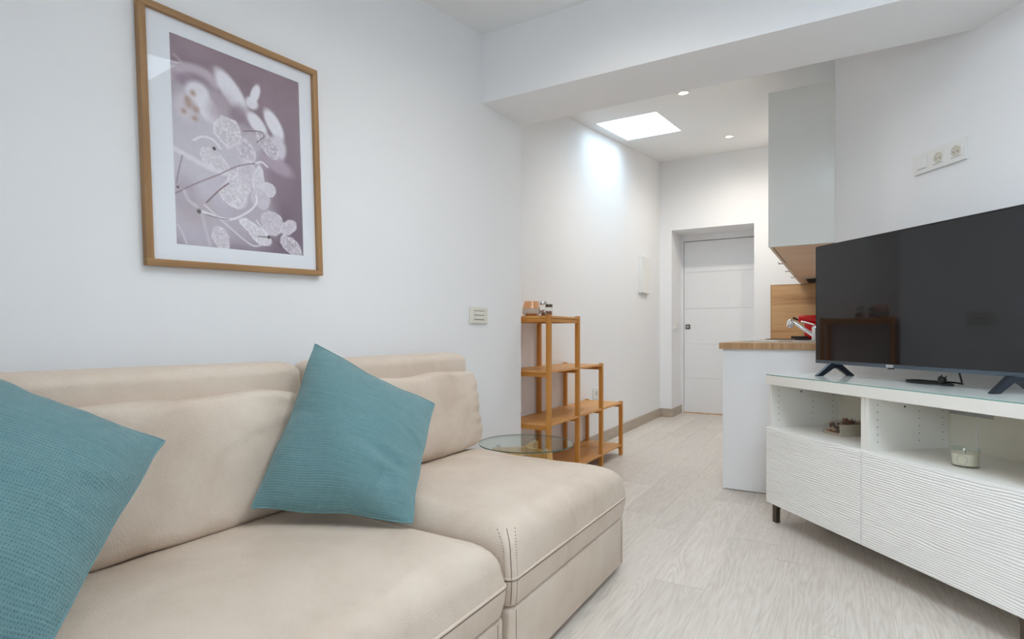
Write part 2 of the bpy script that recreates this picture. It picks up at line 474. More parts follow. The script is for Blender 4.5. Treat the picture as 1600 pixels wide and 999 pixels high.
# baseboards (floor tile cut to strips)
def base_mat():
    M = Mat('taupe_tile_baseboard', (182, 168, 152), 0.4); n = M.noise(M.coords((3, 3, 60)), 1.4, 5, 0.6)
    M.color(M.ramp(n, [(0.3, (166, 151, 135)), (0.7, (190, 177, 162))])); return M.m
m_base = base_mat()
def baseboard(name, x0, x1, y0, y1, loc, rz): return struct(name, BX(x0, x1, y0, y1, 0.0, 0.095, 0.001), m_base, loc, rz)
baseboard('baseboard_hall', -1.043, -1.031, 0.76, UF, (PX, PY, 0), FROT)
baseboard('baseboard_far', -1.031, N0+0.012, UF-0.012, UF, (PX, PY, 0), FROT)
baseboard('baseboard_niche', N0, N0+0.012, UF, UD-0.02, (PX, PY, 0), FROT)
baseboard('baseboard_left', 0, 0.012, -3.95, 0.0, L0, LROT)
baseboard('baseboard_right', -0.012, 0, -6.2, 0.0, T0, TROT)

# door
d = bpy.data.objects.new('door_1', None); d['kind'] = 'structure'; d['label'] = 'white entrance door with four horizontal grooves'
d.location = F(UD, (N0+N1)/2); d.rotation_euler = (0, 0, FROT); link(d)
hw = (N1-N0)/2
b = NB()
box(b, -hw, -hw+0.028, -0.03, 0.05, 0, NTOP, 0.002); box(b, hw-0.028, hw, -0.03, 0.05, 0, NTOP, 0.002)
box(b, -hw+0.028, hw-0.028, -0.03, 0.05, 2.052, NTOP, 0.002)
obj('door_frame', b, m_door, d)
b = BX(-hw+0.031, hw-0.031, 0.006, 0.045, 0.008, 2.046); leaf = obj('door_leaf', b, m_door, d)
zz = [0.008, 0.416, 0.828, 1.246, 1.68, 2.046]
for i in range(5):
    obj('door_panel', BX(-hw+0.031, hw-0.031, 0.0, 0.006, zz[i]+(0.0015 if i else 0), zz[i+1]-(0.0015 if i < 4 else 0), 0.0015), m_door, leaf)
b = BX(-hw+0.05, -hw+0.102, -0.008, 0.0, 1.003, 1.057, 0.002); lk = obj('lock_plate', b, m_bronze, d, label='square dark metal lock plate')
b = NB(); cyl(b, 0.017, 0.0, 0.008, 20, Matrix.Translation((-hw+0.076, -0.008, 1.03)) @ Matrix.Rotation(R(90), 4, 'X')); obj('lock_cylinder', b, m_steel, lk)
obj('threshold', BX(-hw+0.03, hw-0.03, -0.012, 0.04, 0.0, 0.006), m_table_wood, d)

# ------------------------------------------------------------------ ceiling lamps
def spot(u, v, fz, label, watts, ang=168, group='recessed ceiling spots in the hall', col=(1.0, 0.94, 0.86)):
    z = fz(u); sl = math.atan((fz(u+.1)-fz(u))/.1)
    t = thing('ceiling_spot', label, 'ceiling light', F(u, v, z), FROT, group); t.rotation_euler = (sl, 0, FROT)
    b = NB(); lathe(b, [(0.030, -0.001), (0.043, -0.003), (0.045, 0.0), (0.045, 0.004), (0.030, 0.004)], 32, caps=False)
    obj('trim_ring', b, m_white, t, 60)
    b = NB(); lathe(b, [(0.0301, -0.0012), (0.018, -0.0026), (0.001, -0.003)], 28, caps=False); obj('lens', b, m_lamp, t, True)
    ld = bpy.data.lights.new('spot', 'SPOT'); ld.energy = watts; ld.color = col; ld.spot_size = R(ang); ld.spot_blend = 1.0
    ld.shadow_soft_size = 0.03
    lo = bpy.data.objects.new('lamp', ld); lo.location = (0, 0, -0.02); link(lo, t)
spot(1.73, -0.18, hall_ceiling, 'recessed ceiling spot half hidden by the edge of the beam', SPOT_W)
spot(3.436, -0.159, hall_ceiling, 'recessed ceiling spot beyond the skylight near the far wall', SPOT_W)

spot(3.436, 0.30, hall_ceiling, 'added fill spot in the hall ceiling, hidden behind the grey wall cabinet', SPOT_W*0.55)  # added lamp out of view, brightens the far wall

spot(-1.05, 0.08, living_ceiling, 'added unseen living room fill spot beside the skylight', LIVING_FILL_W, col=(1.0, 0.95, 0.88), group='added fill spots in the living room ceiling')  # added fill lamp out of view, lifts the television wall and kitchen end
spot(-0.35, -0.05, living_ceiling, 'added unseen living room fill spot nearest the beam, over the sofa', LIVING_FILL_W, col=(1.0, 0.95, 0.88), group='added fill spots in the living room ceiling')  # second added fill lamp out of view, brightens the picture wall

# ------------------------------------------------------------------ sofa
def ring_pts(hx, hy, r, seg=6, ns=10):
    """closed loop round a rectangle with rounded corners, subdivided sides"""
    out = []
    cs = [(hx-r, hy-r, 0), (-(hx-r), hy-r, 90), (-(hx-r), -(hy-r), 180), (hx-r, -(hy-r), 270)]
    for i, (x, y, a) in enumerate(cs):
        arc = [(x+r*math.cos(R(a+90*k/seg)), y+r*math.sin(R(a+90*k/seg))) for k in range(seg+1)]
        out += arc
        nx, ny, na = cs[(i+1) % 4]; p = arc[-1]; q = (nx+r*math.cos(R(na)), ny+r*math.sin(R(na)))
        out += [(p[0]+(q[0]-p[0])*k/ns, p[1]+(q[1]-p[1])*k/ns) for k in range(1, ns)]
    return out
def loft_cushion(x0, x1, y0, y1, z0, z1, rc=0.03, rt=0.09, rb=0.012, bulge=0.012, dome=0.015, seed=0, wr=0.004, topfn=None):
    b = NB(); cx, cy = (x0+x1)/2, (y0+y1)/2; hx, hy = (x1-x0)/2, (y1-y0)/2
    rings = []
    def ring(ins, z, k=1.0, rcc=rc):
        ax, ay = max(hx-ins, 0.01), max(hy-ins, 0.01)
        rings.append([((p[0]*k+cx), (p[1]*k+cy), z) for p in ring_pts(ax, ay, min(rcc+max(ins, 0)*0.5, ax*.9, ay*.9), 6, 14)])
    for i in range(5):
        a = R(90*i/4); ring(rb*(1-math.sin(a)), z0+rb*(1-math.cos(a)))
    n = 8
    for i in range(1, n):
        t = i/n; ring(-bulge*math.sin(math.pi*t), z0+rb+(z1-rt-z0-rb)*t)
    for i in range(9):
        a = R(90*i/8); ring(rt*1.1*(1-math.cos(a)), z1-rt+rt*math.sin(a))
    base = rings[-1]
    for i in range(1, 13):
        k = 1-i/12.5; rings.append([((p[0]-cx)*k+cx, (p[1]-cy)*k+cy, z1+dome*(1-k*k)) for p in base])
    V = []
    for rg in rings:
        row = []
        for (x, y, z) in rg:
            p = Vector((x*3.2+seed*7, y*3.2, z*3.2)); nz = noise.noise(p)+0.5*noise.noise(p*2.3)
            dz = nz*wr*(1 if z > z0+0.03 else 0)
            tz = topfn(x, y)*max(0, min(1, (z-z0-0.06)/(z1-z0-0.06))) if topfn else 0
            row.append(b.verts.new((x+dz*0.6, y+dz*0.6, z+dz+tz)))
        V.append(row)
    N = len(V[0])
    for i in range(len(V)-1):
        for j in range(N): b.faces.new((V[i][j], V[i][(j+1) % N], V[i+1][(j+1) % N], V[i+1][j]))
    b.faces.new(V[0][::-1]); b.faces.new(V[-1]); return b

def pillow(corn, thick, n=36, pinch=0.03, power=2.6, ex=2.2, seed=0, wr=0.006, dents=(), creases=(), corner=0.0, wob=0.0, border=None):
    """puffed square between four corners (bl, br, tr, tl)"""
    bl, br, tr, tl = [Vector(c) for c in corn]
    b = NB(); uvl = b.loops.layers.uv.new('UVMap')
    grid = {}
    ctr = (bl+br+tr+tl)/4
    nrm = ((br-bl).cross(tl-bl)).normalized()
    ex_s = (br-bl).normalized(); ex_t = (tl-bl).normalized()
    for side in (1, -1):
        for i in range(n+1):
            for j in range(n+1):
                edge = i in (0, n) or j in (0, n)
                if side == -1 and edge: grid[(side, i, j)] = grid[(1, i, j)]; continue
                s = 0.5-0.5*math.cos(math.pi*i/n)*1.0; t = 0.5-0.5*math.cos(math.pi*j/n)
                s = 0.6*s+0.4*i/n; t = 0.6*t+0.4*j/n
                p = bl*(1-s)*(1-t)+br*s*(1-t)+tr*s*t+tl*(1-s)*t
                A, B = abs(2*s-1), abs(2*t-1)
                p -= ex_s*(2*s-1)*pinch*(1-B**2)*(A**2)
                p -= ex_t*(2*t-1)*pinch*(1-A**2)*(B**2)
                p -= (ex_s*(1 if s > .5 else -1)+ex_t*(1 if t > .5 else -1))*corner*(A*B)**5
                if wob:
                    o_ = Vector((seed*5.3, 1.7, 0)); m_ = 1-(A*B)**8
                    p += ex_s*wob*noise.noise(Vector((s*2.6, t*4.2, 0))+o_)*m_+ex_t*wob*noise.noise(Vector((s*4.2, t*2.6, 9))+o_)*m_
                h = max(0, (1-A**power))**(1/ex)*max(0, (1-B**power))**(1/ex)
                q = p*5.0+Vector((seed*13.1, side*3.7, 0))
                w_ = (noise.noise(q)+0.5*noise.noise(q*2.1))*wr
                dd = 0
                for (ds, dt, rad, amt) in dents:
                    rr = ((s-ds)**2+(t-dt)**2)/rad**2; dd += amt*math.exp(-rr)
                for (s0, t0, s1, t1, wd, amt) in creases:
                    ex_, ey_ = s1-s0, t1-t0; q_ = max(0, min(1, ((s-s0)*ex_+(t-t0)*ey_)/(ex_*ex_+ey_*ey_)))
                    sx_, sy_ = s-s0-q_*ex_, t-t0-q_*ey_; r2 = (sx_*sx_+sy_*sy_)/wd**2
                    side_ = (sx_*ey_-sy_*ex_)/math.hypot(ex_, ey_)/wd
                    dd += amt*(-math.exp(-r2*2.2)+0.7*math.exp(-((side_-1.1)**2)*1.6)*math.exp(-r2*0.35))*math.sin(math.pi*(0.15+0.7*q_)) if side == 1 else 0
                # soft puckers running in from the edges
                pk = wr*0.7*(math.sin(38*s+seed)*max(0, 1-abs(t-B*0)*6)*0 + math.sin(41*t+seed*2)*max(0, A-0.72)*2.5 + math.sin(43*s+seed*3)*max(0, B-0.72)*2.5)
                v = p+nrm*side*(thick*0.5*h+(w_+dd+pk)*(h if h < 1 else 1))
                grid[(side, i, j)] = b.verts.new(v)
    if border is not None:
        border += [grid[(1, i, 0)].co.copy() for i in range(n)]+[grid[(1, n, j)].co.copy() for j in range(n)]+[grid[(1, i, n)].co.copy() for i in range(n, 0, -1)]+[grid[(1, 0, j)].co.copy() for j in range(n, 0, -1)]
    for side in (1, -1):
        for i in range(n):
            for j in range(n):
                ids = [(i, j), (i+1, j), (i+1, j+1), (i, j+1)]
                if side == -1: ids = ids[::-1]
                f = b.faces.new([grid[(side, a, c)] for a, c in ids])
                for lp, (a, c) in zip(f.loops, ids):
                    s = 0.5-0.5*math.cos(math.pi*a/n); t = 0.5-0.5*math.cos(math.pi*c/n)
                    lp[uvl].uv = (0.6*s+0.4*a/n, 0.6*t+0.4*c/n)
    return b

def sofa_module(label, u0, u1, seed, ztop, pil_u):
    uc = (u0+u1)/2; hw = (u1-u0)/2
    t = thing('sofa_module', label, 'sofa', F(uc, 0), FROT, None)
    # local: x = v, y = u-uc
    b = BX(-0.765, -0.004, -hw+0.004, hw-0.004, 0.022, 0.212, 0.012, 3)
    base = obj('base', b, m_leather, t, 40)
    for y in (-hw+0.034, hw-0.034):
        obj('seam', BX(-0.006, -0.0032, y-0.0012, y+0.0012, 0.034, 0.202), m_seam, base)
    for x in (-0.70, -0.06):
        for y in (-hw+0.07, hw-0.07):
            obj('foot', cyl(NB(), 0.022, 0.0, 0.024, 16, Matrix.Translation((x, y, 0))), m_black, t)
    def top(x, y):
        k = max(0, min(1, (-x-0.1)/0.55)); return 0.012*k-0.022*(y+hw)/(2*hw)*(1 if seed == 1 else 0.2)
    b = loft_cushion(-0.765, 0.0, -hw+0.003, hw-0.003, 0.214, ztop, 0.028, 0.085, 0.012, 0.008, 0.022, seed, 0.005, top)
    seat = obj('seat_cushion', b, m_leather, t, 'all')
    def lay(p): return (p[0], p[1], p[2]+top(p[0], p[1])*max(0, min(1, (p[2]-0.274)/(ztop-0.274))))
    # piping along front and both sides, stitched seam at the two front corners
    zp = 0.297
    rp = [(p[0], p[1]) for p in ring_pts(0.3825+0.0075, hw-0.003+0.0075, 0.03, 6, 14)]
    b = NB()
    tube(b, [lay((p[0]-0.3825, p[1], zp)) for p in rp], 0.0040, 8, True)
    obj('piping', b, m_leather, seat, True)
    b = NB()
    tube(b, [lay((p[0]*1.001-0.3825, p[1]*1.001, zp-0.0058)) for p in rp], 0.0020, 6, True)
    obj('piping_groove', b, m_seam, seat)
    b = NB(); xm, hx_, hy_ = -0.3825, 0.3825, hw-0.003
    for sgn in (-1,):
        for ang in (8, 45, 82):
            path = []
            for k in range(64):
                z = 0.224+k*(ztop-0.012-0.224)/63
                if z < ztop-0.085:
                    ins = -0.008*math.sin(math.pi*(z-0.226)/(ztop-0.085-0.226)) if z > 0.226 else 0
                else: ins = 0.0935*(1-math.sqrt(max(0, 1-((z-ztop+0.085)/0.085)**2)))
                rr = 0.028+max(ins, 0)*0.5+0.0012
                cxx, cyy = hx_-ins-rr+0.0012, hy_-ins-rr+0.0012
                path.append((xm+cxx+rr*math.cos(R(ang)), sgn*(cyy+rr*math.sin(R(ang))), z+0.010*max(0, (z-0.3)/(ztop-0.3))*0.0))
            path = [lay(p) for p in path if p[2] < ztop-0.022]
            if ang == 45: tube(b, path, 0.0011, 6)
            else:
                for k in range(0, len(path)-1, 2): tube(b, [path[k], tuple(path[k][i]*0.35+path[k+1][i]*0.65 for i in range(3))], 0.0011, 5)
    obj('stitching', b, m_seam, seat)['kind'] = 'stuff'
    # backrest frame
    b = loft_cushion(-0.90, -0.768, -hw+0.012, hw-0.012, 0.04, 0.862, 0.022, 0.04, 0.02, 0.004, 0.004, seed+3, 0.004)
    bk = obj('backrest', b, m_leather, t, 'all')
    b = NB()
    for sgn in (-1, 1):
        for dx in (-0.872, -0.796):
            for k in range(40):
                box(b, dx-0.001, dx+0.001, sgn*(hw-0.0075)-0.001, sgn*(hw-0.0075)+0.001, 0.45+k*0.0095, 0.45+k*0.0095+0.006)
    obj('stitching', b, m_seam, bk)['kind'] = 'stuff'
    # loose-looking back cushion
    p0, p1 = pil_u[0]-uc, pil_u[1]-uc
    zb = ztop-0.005
    b = pillow([(-0.692, p0+0.006, zb), (-0.692, p1-0.006, zb), (-0.735, p1-0.02, 0.79), (-0.735, p0+0.02, 0.79)],
               0.12, 48, 0.006, 7.0, 2.4, seed+5, 0.012, ((0.8, 0.9, 0.15, -0.012), (0.35, 0.85, 0.2, -0.008), (0.55, 0.25, 0.25, 0.008)), ((0.97, 0.75, 0.70, 0.55, 0.06, 0.003), (0.62, 0.98, 0.58, 0.80, 0.03, 0.004)), 0.024, 0.012)
    obj('back_cushion', b, m_leather, t, 'all')
    return t
sofa_module('beige leather sofa module at the right end of the sofa, nearest the glass table', -0.918, -0.004, 1, 0.440, (-0.945, -0.008))
sofa_module('wide beige leather sofa module at the left end of the sofa, under the picture', -2.26, -0.944, 2, 0.418, (-2.0, -0.985))

# teal cushions
def cushion(label, corn, thick, seed, dents, creases=()):
    pts = [F(u, v, z) for (u, v, z) in corn]
    c = [sum(p[i] for p in pts)/4 for i in range(3)]
    t = thing('cushion', label, 'cushion', (c[0], c[1], min(p[2] for p in pts)), 0.0, None)
    loc = t.location
    path = []
    b = pillow([Vector(p)-Vector(loc) for p in pts], thick, 72, 0.010, 2.5, 1.45, seed, 0.014, dents, creases, 0.002, 0.007, path)
    o = obj('cushion_cover', b, m_teal, t, 'all')
    obj('edge_seam', tube(NB(), path[::2], 0.0030, 6, True), m_teal, o, True)
    return t
cushion('teal waffle cushion standing on a corner in the middle of the sofa, whole in view',
        [(-1.266, -0.598, 0.486), (-1.02, -0.252, 0.434), (-0.700, -0.425, 0.716), (-0.976, -0.69, 0.920)], 0.185, 1,
        ((0.80, 0.24, 0.07, -0.020), (0.70, 0.12, 0.09, 0.012), (0.92, 0.18, 0.07, 0.010), (0.90, 0.50, 0.10, -0.012), (0.80, 0.62, 0.10, 0.008), (0.25, 0.12, 0.10, -0.008)),
        ((0.66, 0.05, 0.74, 0.24, 0.035, 0.022), (0.60, 0.42, 0.93, 0.30, 0.05, 0.014), (0.99, 0.55, 0.84, 0.62, 0.04, 0.012), (0.45, 0.02, 0.50, 0.14, 0.03, 0.010), (0.05, 0.55, 0.20, 0.52, 0.04, 0.009)))
cushion('teal waffle cushion at the left end of the sofa, cut by the photo edge',
        [(-2.185, -0.495, 0.65), (-1.818, -0.312, 0.452), (-1.512, -0.548, 0.712), (-1.858, -0.70, 0.924)], 0.18, 2,
        ((0.2, 0.3, 0.2, 0.01),),
        ((0.97, 0.62, 0.80, 0.55, 0.05, 0.010), (0.55, 0.02, 0.60, 0.18, 0.04, 0.010), (0.80, 0.98, 0.74, 0.84, 0.04, 0.008)))

# ------------------------------------------------------------------ picture
def make_print(Wd, Hd):
    nx, ny = 236, 330
    X, Y = np.meshgrid((np.arange(nx+1))/nx, (np.arange(ny+1))/ny)
    Q = [(269, 46), (470.5, 129), (475.5, 401), (277, 381)]
    # photo pixel -> print (bilinear inverse through a homography)
    A = []; B = []
    for (x, y), (s, t) in zip(Q, ((0, 0), (1, 0), (1, 1), (0, 1))):
        A += [[x, y, 1, 0, 0, 0, -s*x, -s*y], [0, 0, 0, x, y, 1, -t*x, -t*y]]; B += [s, t]
    h = np.linalg.solve(np.array(A, float), np.array(B, float))
    def P(x, y):
        w_ = h[6]*x+h[7]*y+1; return ((h[0]*x+h[1]*y+h[2])/w_, (h[3]*x+h[4]*y+h[5])/w_)
    def fbm(sx, sy, seed, o=4):
        r = np.random.RandomState(seed); out = np.zeros_like(X); amp = 1.0
        for k in range(o):
            gx, gy = int(sx*2**k)+2, int(sy*2**k)+2; g = r.rand(gy+1, gx+1)
            fx, fy = X*(gx-1), Y*(gy-1); ix, iy = fx.astype(int), fy.astype(int); ax, ay = fx-ix, fy-iy
            ax = ax*ax*(3-2*ax); ay = ay*ay*(3-2*ay)
            out += amp*((g[iy, ix]*(1-ax)+g[iy, ix+1]*ax)*(1-ay)+(g[iy+1, ix]*(1-ax)+g[iy+1, ix+1]*ax)*ay-0.5); amp *= 0.55
        return out
    AS = Hd/Wd
    img = np.zeros(X.shape+(3,)); n1 = fbm(3, 4, 1)
    top, bot = np.array([140, 118, 126.]), np.array([116, 98, 110.])
    img[:] = top*(1-Y[..., None])+bot*Y[..., None]
    img += n1[..., None]*14
    def put(col, alpha):
        nonlocal img
        al = np.clip(alpha, 0, 1)[..., None]; img = img*(1-al)+np.array(col, float)*al
    def blob(px, py, rx, ry, ang, col, soft=0.35, a=0.9, tex=0, seed=0):
        # radii in photo pixels along the print, angle clockwise from the print's x axis
        cx, cy = P(px, py); kx = 1/210.0; dx = (X-cx); dy = (Y-cy)*AS
        c, s = math.cos(R(ang)), math.sin(R(ang)); k = 1/230.0
        u = (dx*c+dy*s)/(rx*k); v = (-dx*s+dy*c)/(ry*k)
        wob = fbm(7, 10, seed+50, 4)*0.42 if tex or soft < 0.3 else 0
        d = np.sqrt(u*u+v*v)+wob
        al = np.clip((1-d)/soft+0.5, 0, 1)*a; al = al*al*(3-2*al)
        if tex:
            vein = np.clip(np.abs(np.sin(np.arctan2(v, u)*9+fbm(10, 14, seed+9, 3)*6)), 0, 1)
            spk = fbm(70, 98, seed+7, 2)
            cc = np.array(col, float)+(spk*tex*48)[..., None]-((vein < 0.22)*tex*20)[..., None]-(np.clip((d-0.78)/0.2, 0, 1)*-14)[..., None]
            al3 = al[..., None]; img[:] = img*(1-al3)+cc*al3
        else: put(col, al)
    def stroke(pts, w0, col, a=0.9, soft=1.0, w1=None):
        pp = smooth_path([(*P(*p), 0) for p in pts], 10); pp = [(p.x, p.y*AS) for p in pp]
        best = np.full(X.shape, 9.0); n = len(pp)
        for i in range(n-1):
            (x0, y0), (x1, y1) = pp[i], pp[i+1]; dx, dy = x1-x0, y1-y0; L = dx*dx+dy*dy+1e-12
            t = np.clip(((X-x0)*dx+(Y*AS-y0)*dy)/L, 0, 1)
            ww = (w0 if w1 is None else w0+(w1-w0)*i/n)/230.0/2
            best = np.minimum(best, np.hypot(X-x0-t*dx, Y*AS-y0-t*dy)/ww)
        put(col, np.clip((1-best)/soft+0.5, 0, 1)*a)
    pale = (204, 197, 202); pal2 = (216, 211, 215)
    # wide soft pale mass on the left
    for (x, y, rx, ry, an, c, al) in ((300, 190, 60, 95, 70, (186, 178, 184), .85), (320, 250, 70, 80, 30, (188, 180, 186), .9),
            (300, 310, 55, 70, 0, (190, 182, 188), .8), (360, 260, 60, 70, 40, (190, 182, 188), .85), (380, 320, 60, 60, 40, (184, 174, 182), .7),
            (320, 355, 60, 45, 0, (178, 168, 175), .75), (400, 350, 45, 50, 30, (174, 163, 171), .6), (283, 130, 30, 24, 0, (172, 162, 168), .6)):
        blob(x, y, rx, ry, an, c, 0.8, al)
    blob(312, 330, 30, 26, 0, (172, 156, 158), .9, .6); blob(290, 300, 24, 30, 0, (164, 150, 158), .9, .6)
    stroke([(271, 112), (285, 103), (305, 104), (327, 114), (343, 130)], 15, (186, 172, 178), .85, 1.0)
    stroke([(276, 82), (283, 88), (290, 98)], 5, (176, 160, 166), .6)
    blob(300, 127, 30, 10, 12, (140, 120, 132), .9, .7)
    blob(313, 143, 20, 18, 0, pal2, .5, .85); blob(328, 168, 24, 17, 55, pal2, .5, .85); blob(295, 165, 18, 24, 0, (198, 188, 192), .7, .8)
    for (x, y, r_) in ((305.5, 143, 5), (310, 169, 6), (308, 183, 4.5), (291, 171, 4.5), (299, 160, 7), (297, 152, 5)):
        blob(x, y, r_, r_, 0, (160, 130, 118), 1.4, .7)
    blob(366, 142, 40, 17, 50, pal2, .45, .95); blob(403, 146, 19, 8, -68, pal2, .5, .95); blob(398, 160, 12, 11, 0, pal2, .6, .9)
    blob(350, 168, 22, 30, 30, (164, 146, 154), .9, .6); blob(376, 178, 16, 20, 40, (134, 114, 122), .9, .7)
    blob(432, 195, 29, 14, 55, pal2, .45, .95); blob(406, 194, 24, 13, 45, pal2, .5, .95); blob(437, 232, 18, 24, 0, (200, 192, 198), .5, .9)
    blob(436, 258, 36, 15, 20, (168, 150, 162), .7, .8); blob(398, 222, 20, 22, 0, (184, 174, 180), .7, .8)
    blob(357, 204, 23, 25, 0, (202, 194, 198), .15, .95, .75, 1)
    blob(387, 238, 19, 22, 20, (196, 186, 192), .15, .9, .75, 2)
    blob(422, 228, 26, 13, 50, (190, 180, 186), .12, .95, .9, 3)
    blob(338, 250, 26, 15, 30, (204, 196, 200), .15, .85, .5, 4)
    blob(372, 296, 26, 32, 15, (204, 196, 200), .15, .95, .6, 5)
    blob(390, 270, 20, 24, 0, (196, 187, 193), .2, .8, .5, 6)
    blob(408, 280, 12, 29, 5, (206, 199, 204), .15, .95, .35, 7)
    blob(424, 298, 13, 13, 0, (202, 195, 200), .2, .95, .3, 8); blob(410, 310, 18, 20, 0, (196, 188, 194), .3, .8, .3, 9)
    blob(426, 348, 22, 20, 20, (194, 184, 190), .2, .95, .4, 10)
    blob(454, 356, 21, 12, -30, (196, 186, 192), .15, .95, .4, 11)
    blob(402, 364, 30, 13, 32, (206, 199, 203), .12, .95, .6, 12)
    blob(457, 386, 28, 14, 34, (188, 178, 184), .12, .95, 1.0, 13)
    blob(347, 374, 14, 24, -25, (200, 190, 194), .15, .9, .6, 14)
    W_ = (222, 217, 220); Dk = (84, 58, 62)
    stroke([(275, 230), (311, 251), (335, 264), (356, 270)], 8, (212, 206, 210), .85)
    stroke([(306, 217), (320, 212), (336, 217), (348, 231)], 3.2, W_, .9)
    stroke([(276, 301), (311, 285), (345, 272), (375, 259), (403, 255)], 2.0, (130, 104, 112), .85)
    stroke([(403, 255), (412, 253), (421, 261)], 3.2, W_, .9)
    stroke([(288, 241), (283, 260), (278, 285)], 1.8, (128, 108, 116), .8)
    stroke([(325, 316), (345, 297), (360, 286)], 2.4, (112, 84, 88), .9)
    stroke([(403, 306), (403, 318), (389, 332), (360, 343), (318, 330)], 3.4, W_, .95)
    stroke([(374, 262), (373, 272), (365, 280)], 2.2, W_, .7)
    stroke([(322, 320), (357, 352), (394, 383), (412, 383), (424, 376)], 3.0, (206, 198, 202), .9)
    stroke([(317, 332), (323, 357), (330, 383)], 4.5, (190, 182, 187), .8)
    stroke([(279, 350), (286, 362), (293, 380)], 3.0, (196, 188, 192), .8)
    stroke([(290, 297), (297, 312), (310, 322)], 5, (196, 188, 192), .8)
    stroke([(403, 345), (412, 358), (422, 371)], 2.6, W_, .8)
    stroke([(384, 204), (410, 205), (416, 213), (405, 222)], 1.6, (92, 68, 74), .8)
    stroke([(404, 370), (421, 371.5)], 1.5, Dk, .8); stroke([(424, 371), (440, 386)], 1.5, Dk, .6)
    stroke([(325, 335), (345, 341), (360, 343)], 1.6, (110, 90, 98), .8)
    blob(313, 330, 3.5, 3.5, 0, (70, 60, 62), .6, .8); blob(338, 231, 3, 3, 0, (62, 48, 52), .6, .9); blob(280, 291, 2.2, 2.2, 0, (80, 66, 72), .7, .8)
    blob(422, 371.5, 3, 3, 0, (60, 40, 44), .6, .9)
    img = np.clip((img-128)*1.12+128*1.14+fbm(60, 80, 99, 2)[..., None]*5, 0, 255)/255.0
    lin_ = np.where(img <= 0.04045, img/12.92, ((img+0.055)/1.055)**2.4)
    yy, zz_ = (X-0.5)*Wd, (0.5-Y)*Hd
    verts = np.stack([np.zeros_like(X), yy, zz_], -1).reshape(-1, 3)
    idx = np.arange((nx+1)*(ny+1)).reshape(ny+1, nx+1)
    faces = np.stack([idx[:-1, :-1], idx[1:, :-1], idx[1:, 1:], idx[:-1, 1:]], -1).reshape(-1, 4)
    me = bpy.data.meshes.new('botanical_print'); me.from_pydata(verts.tolist(), [], faces.tolist())
    at = me.color_attributes.new('Col', 'FLOAT_COLOR', 'POINT')
    at.data.foreach_set('color', np.concatenate([lin_.reshape(-1, 3), np.ones((verts.shape[0], 1))], 1).astype(np.float32).ravel())
    M = Mat('printed_paper', (150, 130, 140), 0.6); an = M.node('ShaderNodeAttribute', attribute_name='Col'); M.color(an.outputs['Color'])
    me.materials.append(M.m); return me

FW, FH, FT = 0.617, 0.770, 0.024
pic = thing('framed_picture', 'oak framed print of pale dried hydrangea petals on mauve, hung above the sofa', 'picture',
            inframe(L0, LROT, 0.002, -1.789, 1.546), LROT)
pic.rotation_mode = 'XYZ'
# hung slightly crooked: turn about the wall's normal
pic.rotation_mode = 'QUATERNION'
pic.rotation_quaternion = (Matrix.Rotation(LROT, 3, 'Z') @ Matrix.Rotation(R(2.0), 3, 'X')).to_quaternion()
b = NB(); fw = 0.020
obj('frame_rail', BX(0, FT, -FW/2, FW/2, FH/2-fw, FH/2, 0.001), m_frame_y, pic)
obj('frame_rail', BX(0, FT, -FW/2, FW/2, -FH/2, -FH/2+fw, 0.001), m_frame_y, pic)
obj('frame_stile', BX(0, FT, -FW/2, -FW/2+fw, -FH/2+fw, FH/2-fw, 0.001), m_frame_z, pic)
obj('frame_stile', BX(0, FT, FW/2-fw, FW/2, -FH/2+fw, FH/2-fw, 0.001), m_frame_z, pic)
b.free()
obj('backing', BX(0.001, 0.006, -FW/2+fw, FW/2-fw, -FH/2+fw, FH/2-fw), m_mat, pic)
PWd, PHd = 0.452, 0.634
pme = make_print(PWd, PHd)
po = bpy.data.objects.new('botanical_print', pme); po.location = (0.0068, 0.009, 0.003); link(po, pic)
b = NB()
y0, y1, z0, z1 = -FW/2+fw, FW/2-fw, -FH/2+fw, FH/2-fw; a0, a1, c0, c1 = 0.009-PWd/2, 0.009+PWd/2, 0.003-PHd/2, 0.003+PHd/2
for q in ((y0, a0, z0, z1), (a1, y1, z0, z1), (a0, a1, z0, c0), (a0, a1, c1, z1)): box(b, 0.006, 0.0085, q[0], q[1], q[2], q[3])
obj('passepartout', b, m_mat, pic)
obj('glazing', BX(0.013, 0.015, y0, y1, z0, z1), glass_mat('picture_glass', (252, 253, 254), 0.01, 0.55), pic)

# ------------------------------------------------------------------ switches and sockets
def gang(bm, y, z, w_=0.045, h_=0.045): pass
t = thing('light_switch', 'cream square light switch with three narrow slits on the wall right of the sofa', 'switch', inframe(L0, LROT, 0.001, -0.44, 1.049), LROT)
pl = obj('switch_plate', BX(0, 0.010, -0.078, 0.078, -0.044, 0.044, 0.003), m_cream, t)
for z in (-0.0235, 0.0, 0.0235):
    obj('switch_slit', BX(0.0095, 0.0108, -0.045, 0.045, z-0.0016, z+0.0016), m_slit, pl)
obj('rocker', BX(0.0095, 0.0125, -0.046, 0.046, 0.002, 0.0215, 0.001), m_cream, pl); obj('rocker', BX(0.0095, 0.0125, -0.046, 0.046, -0.0215, -0.002, 0.001), m_cream, pl)

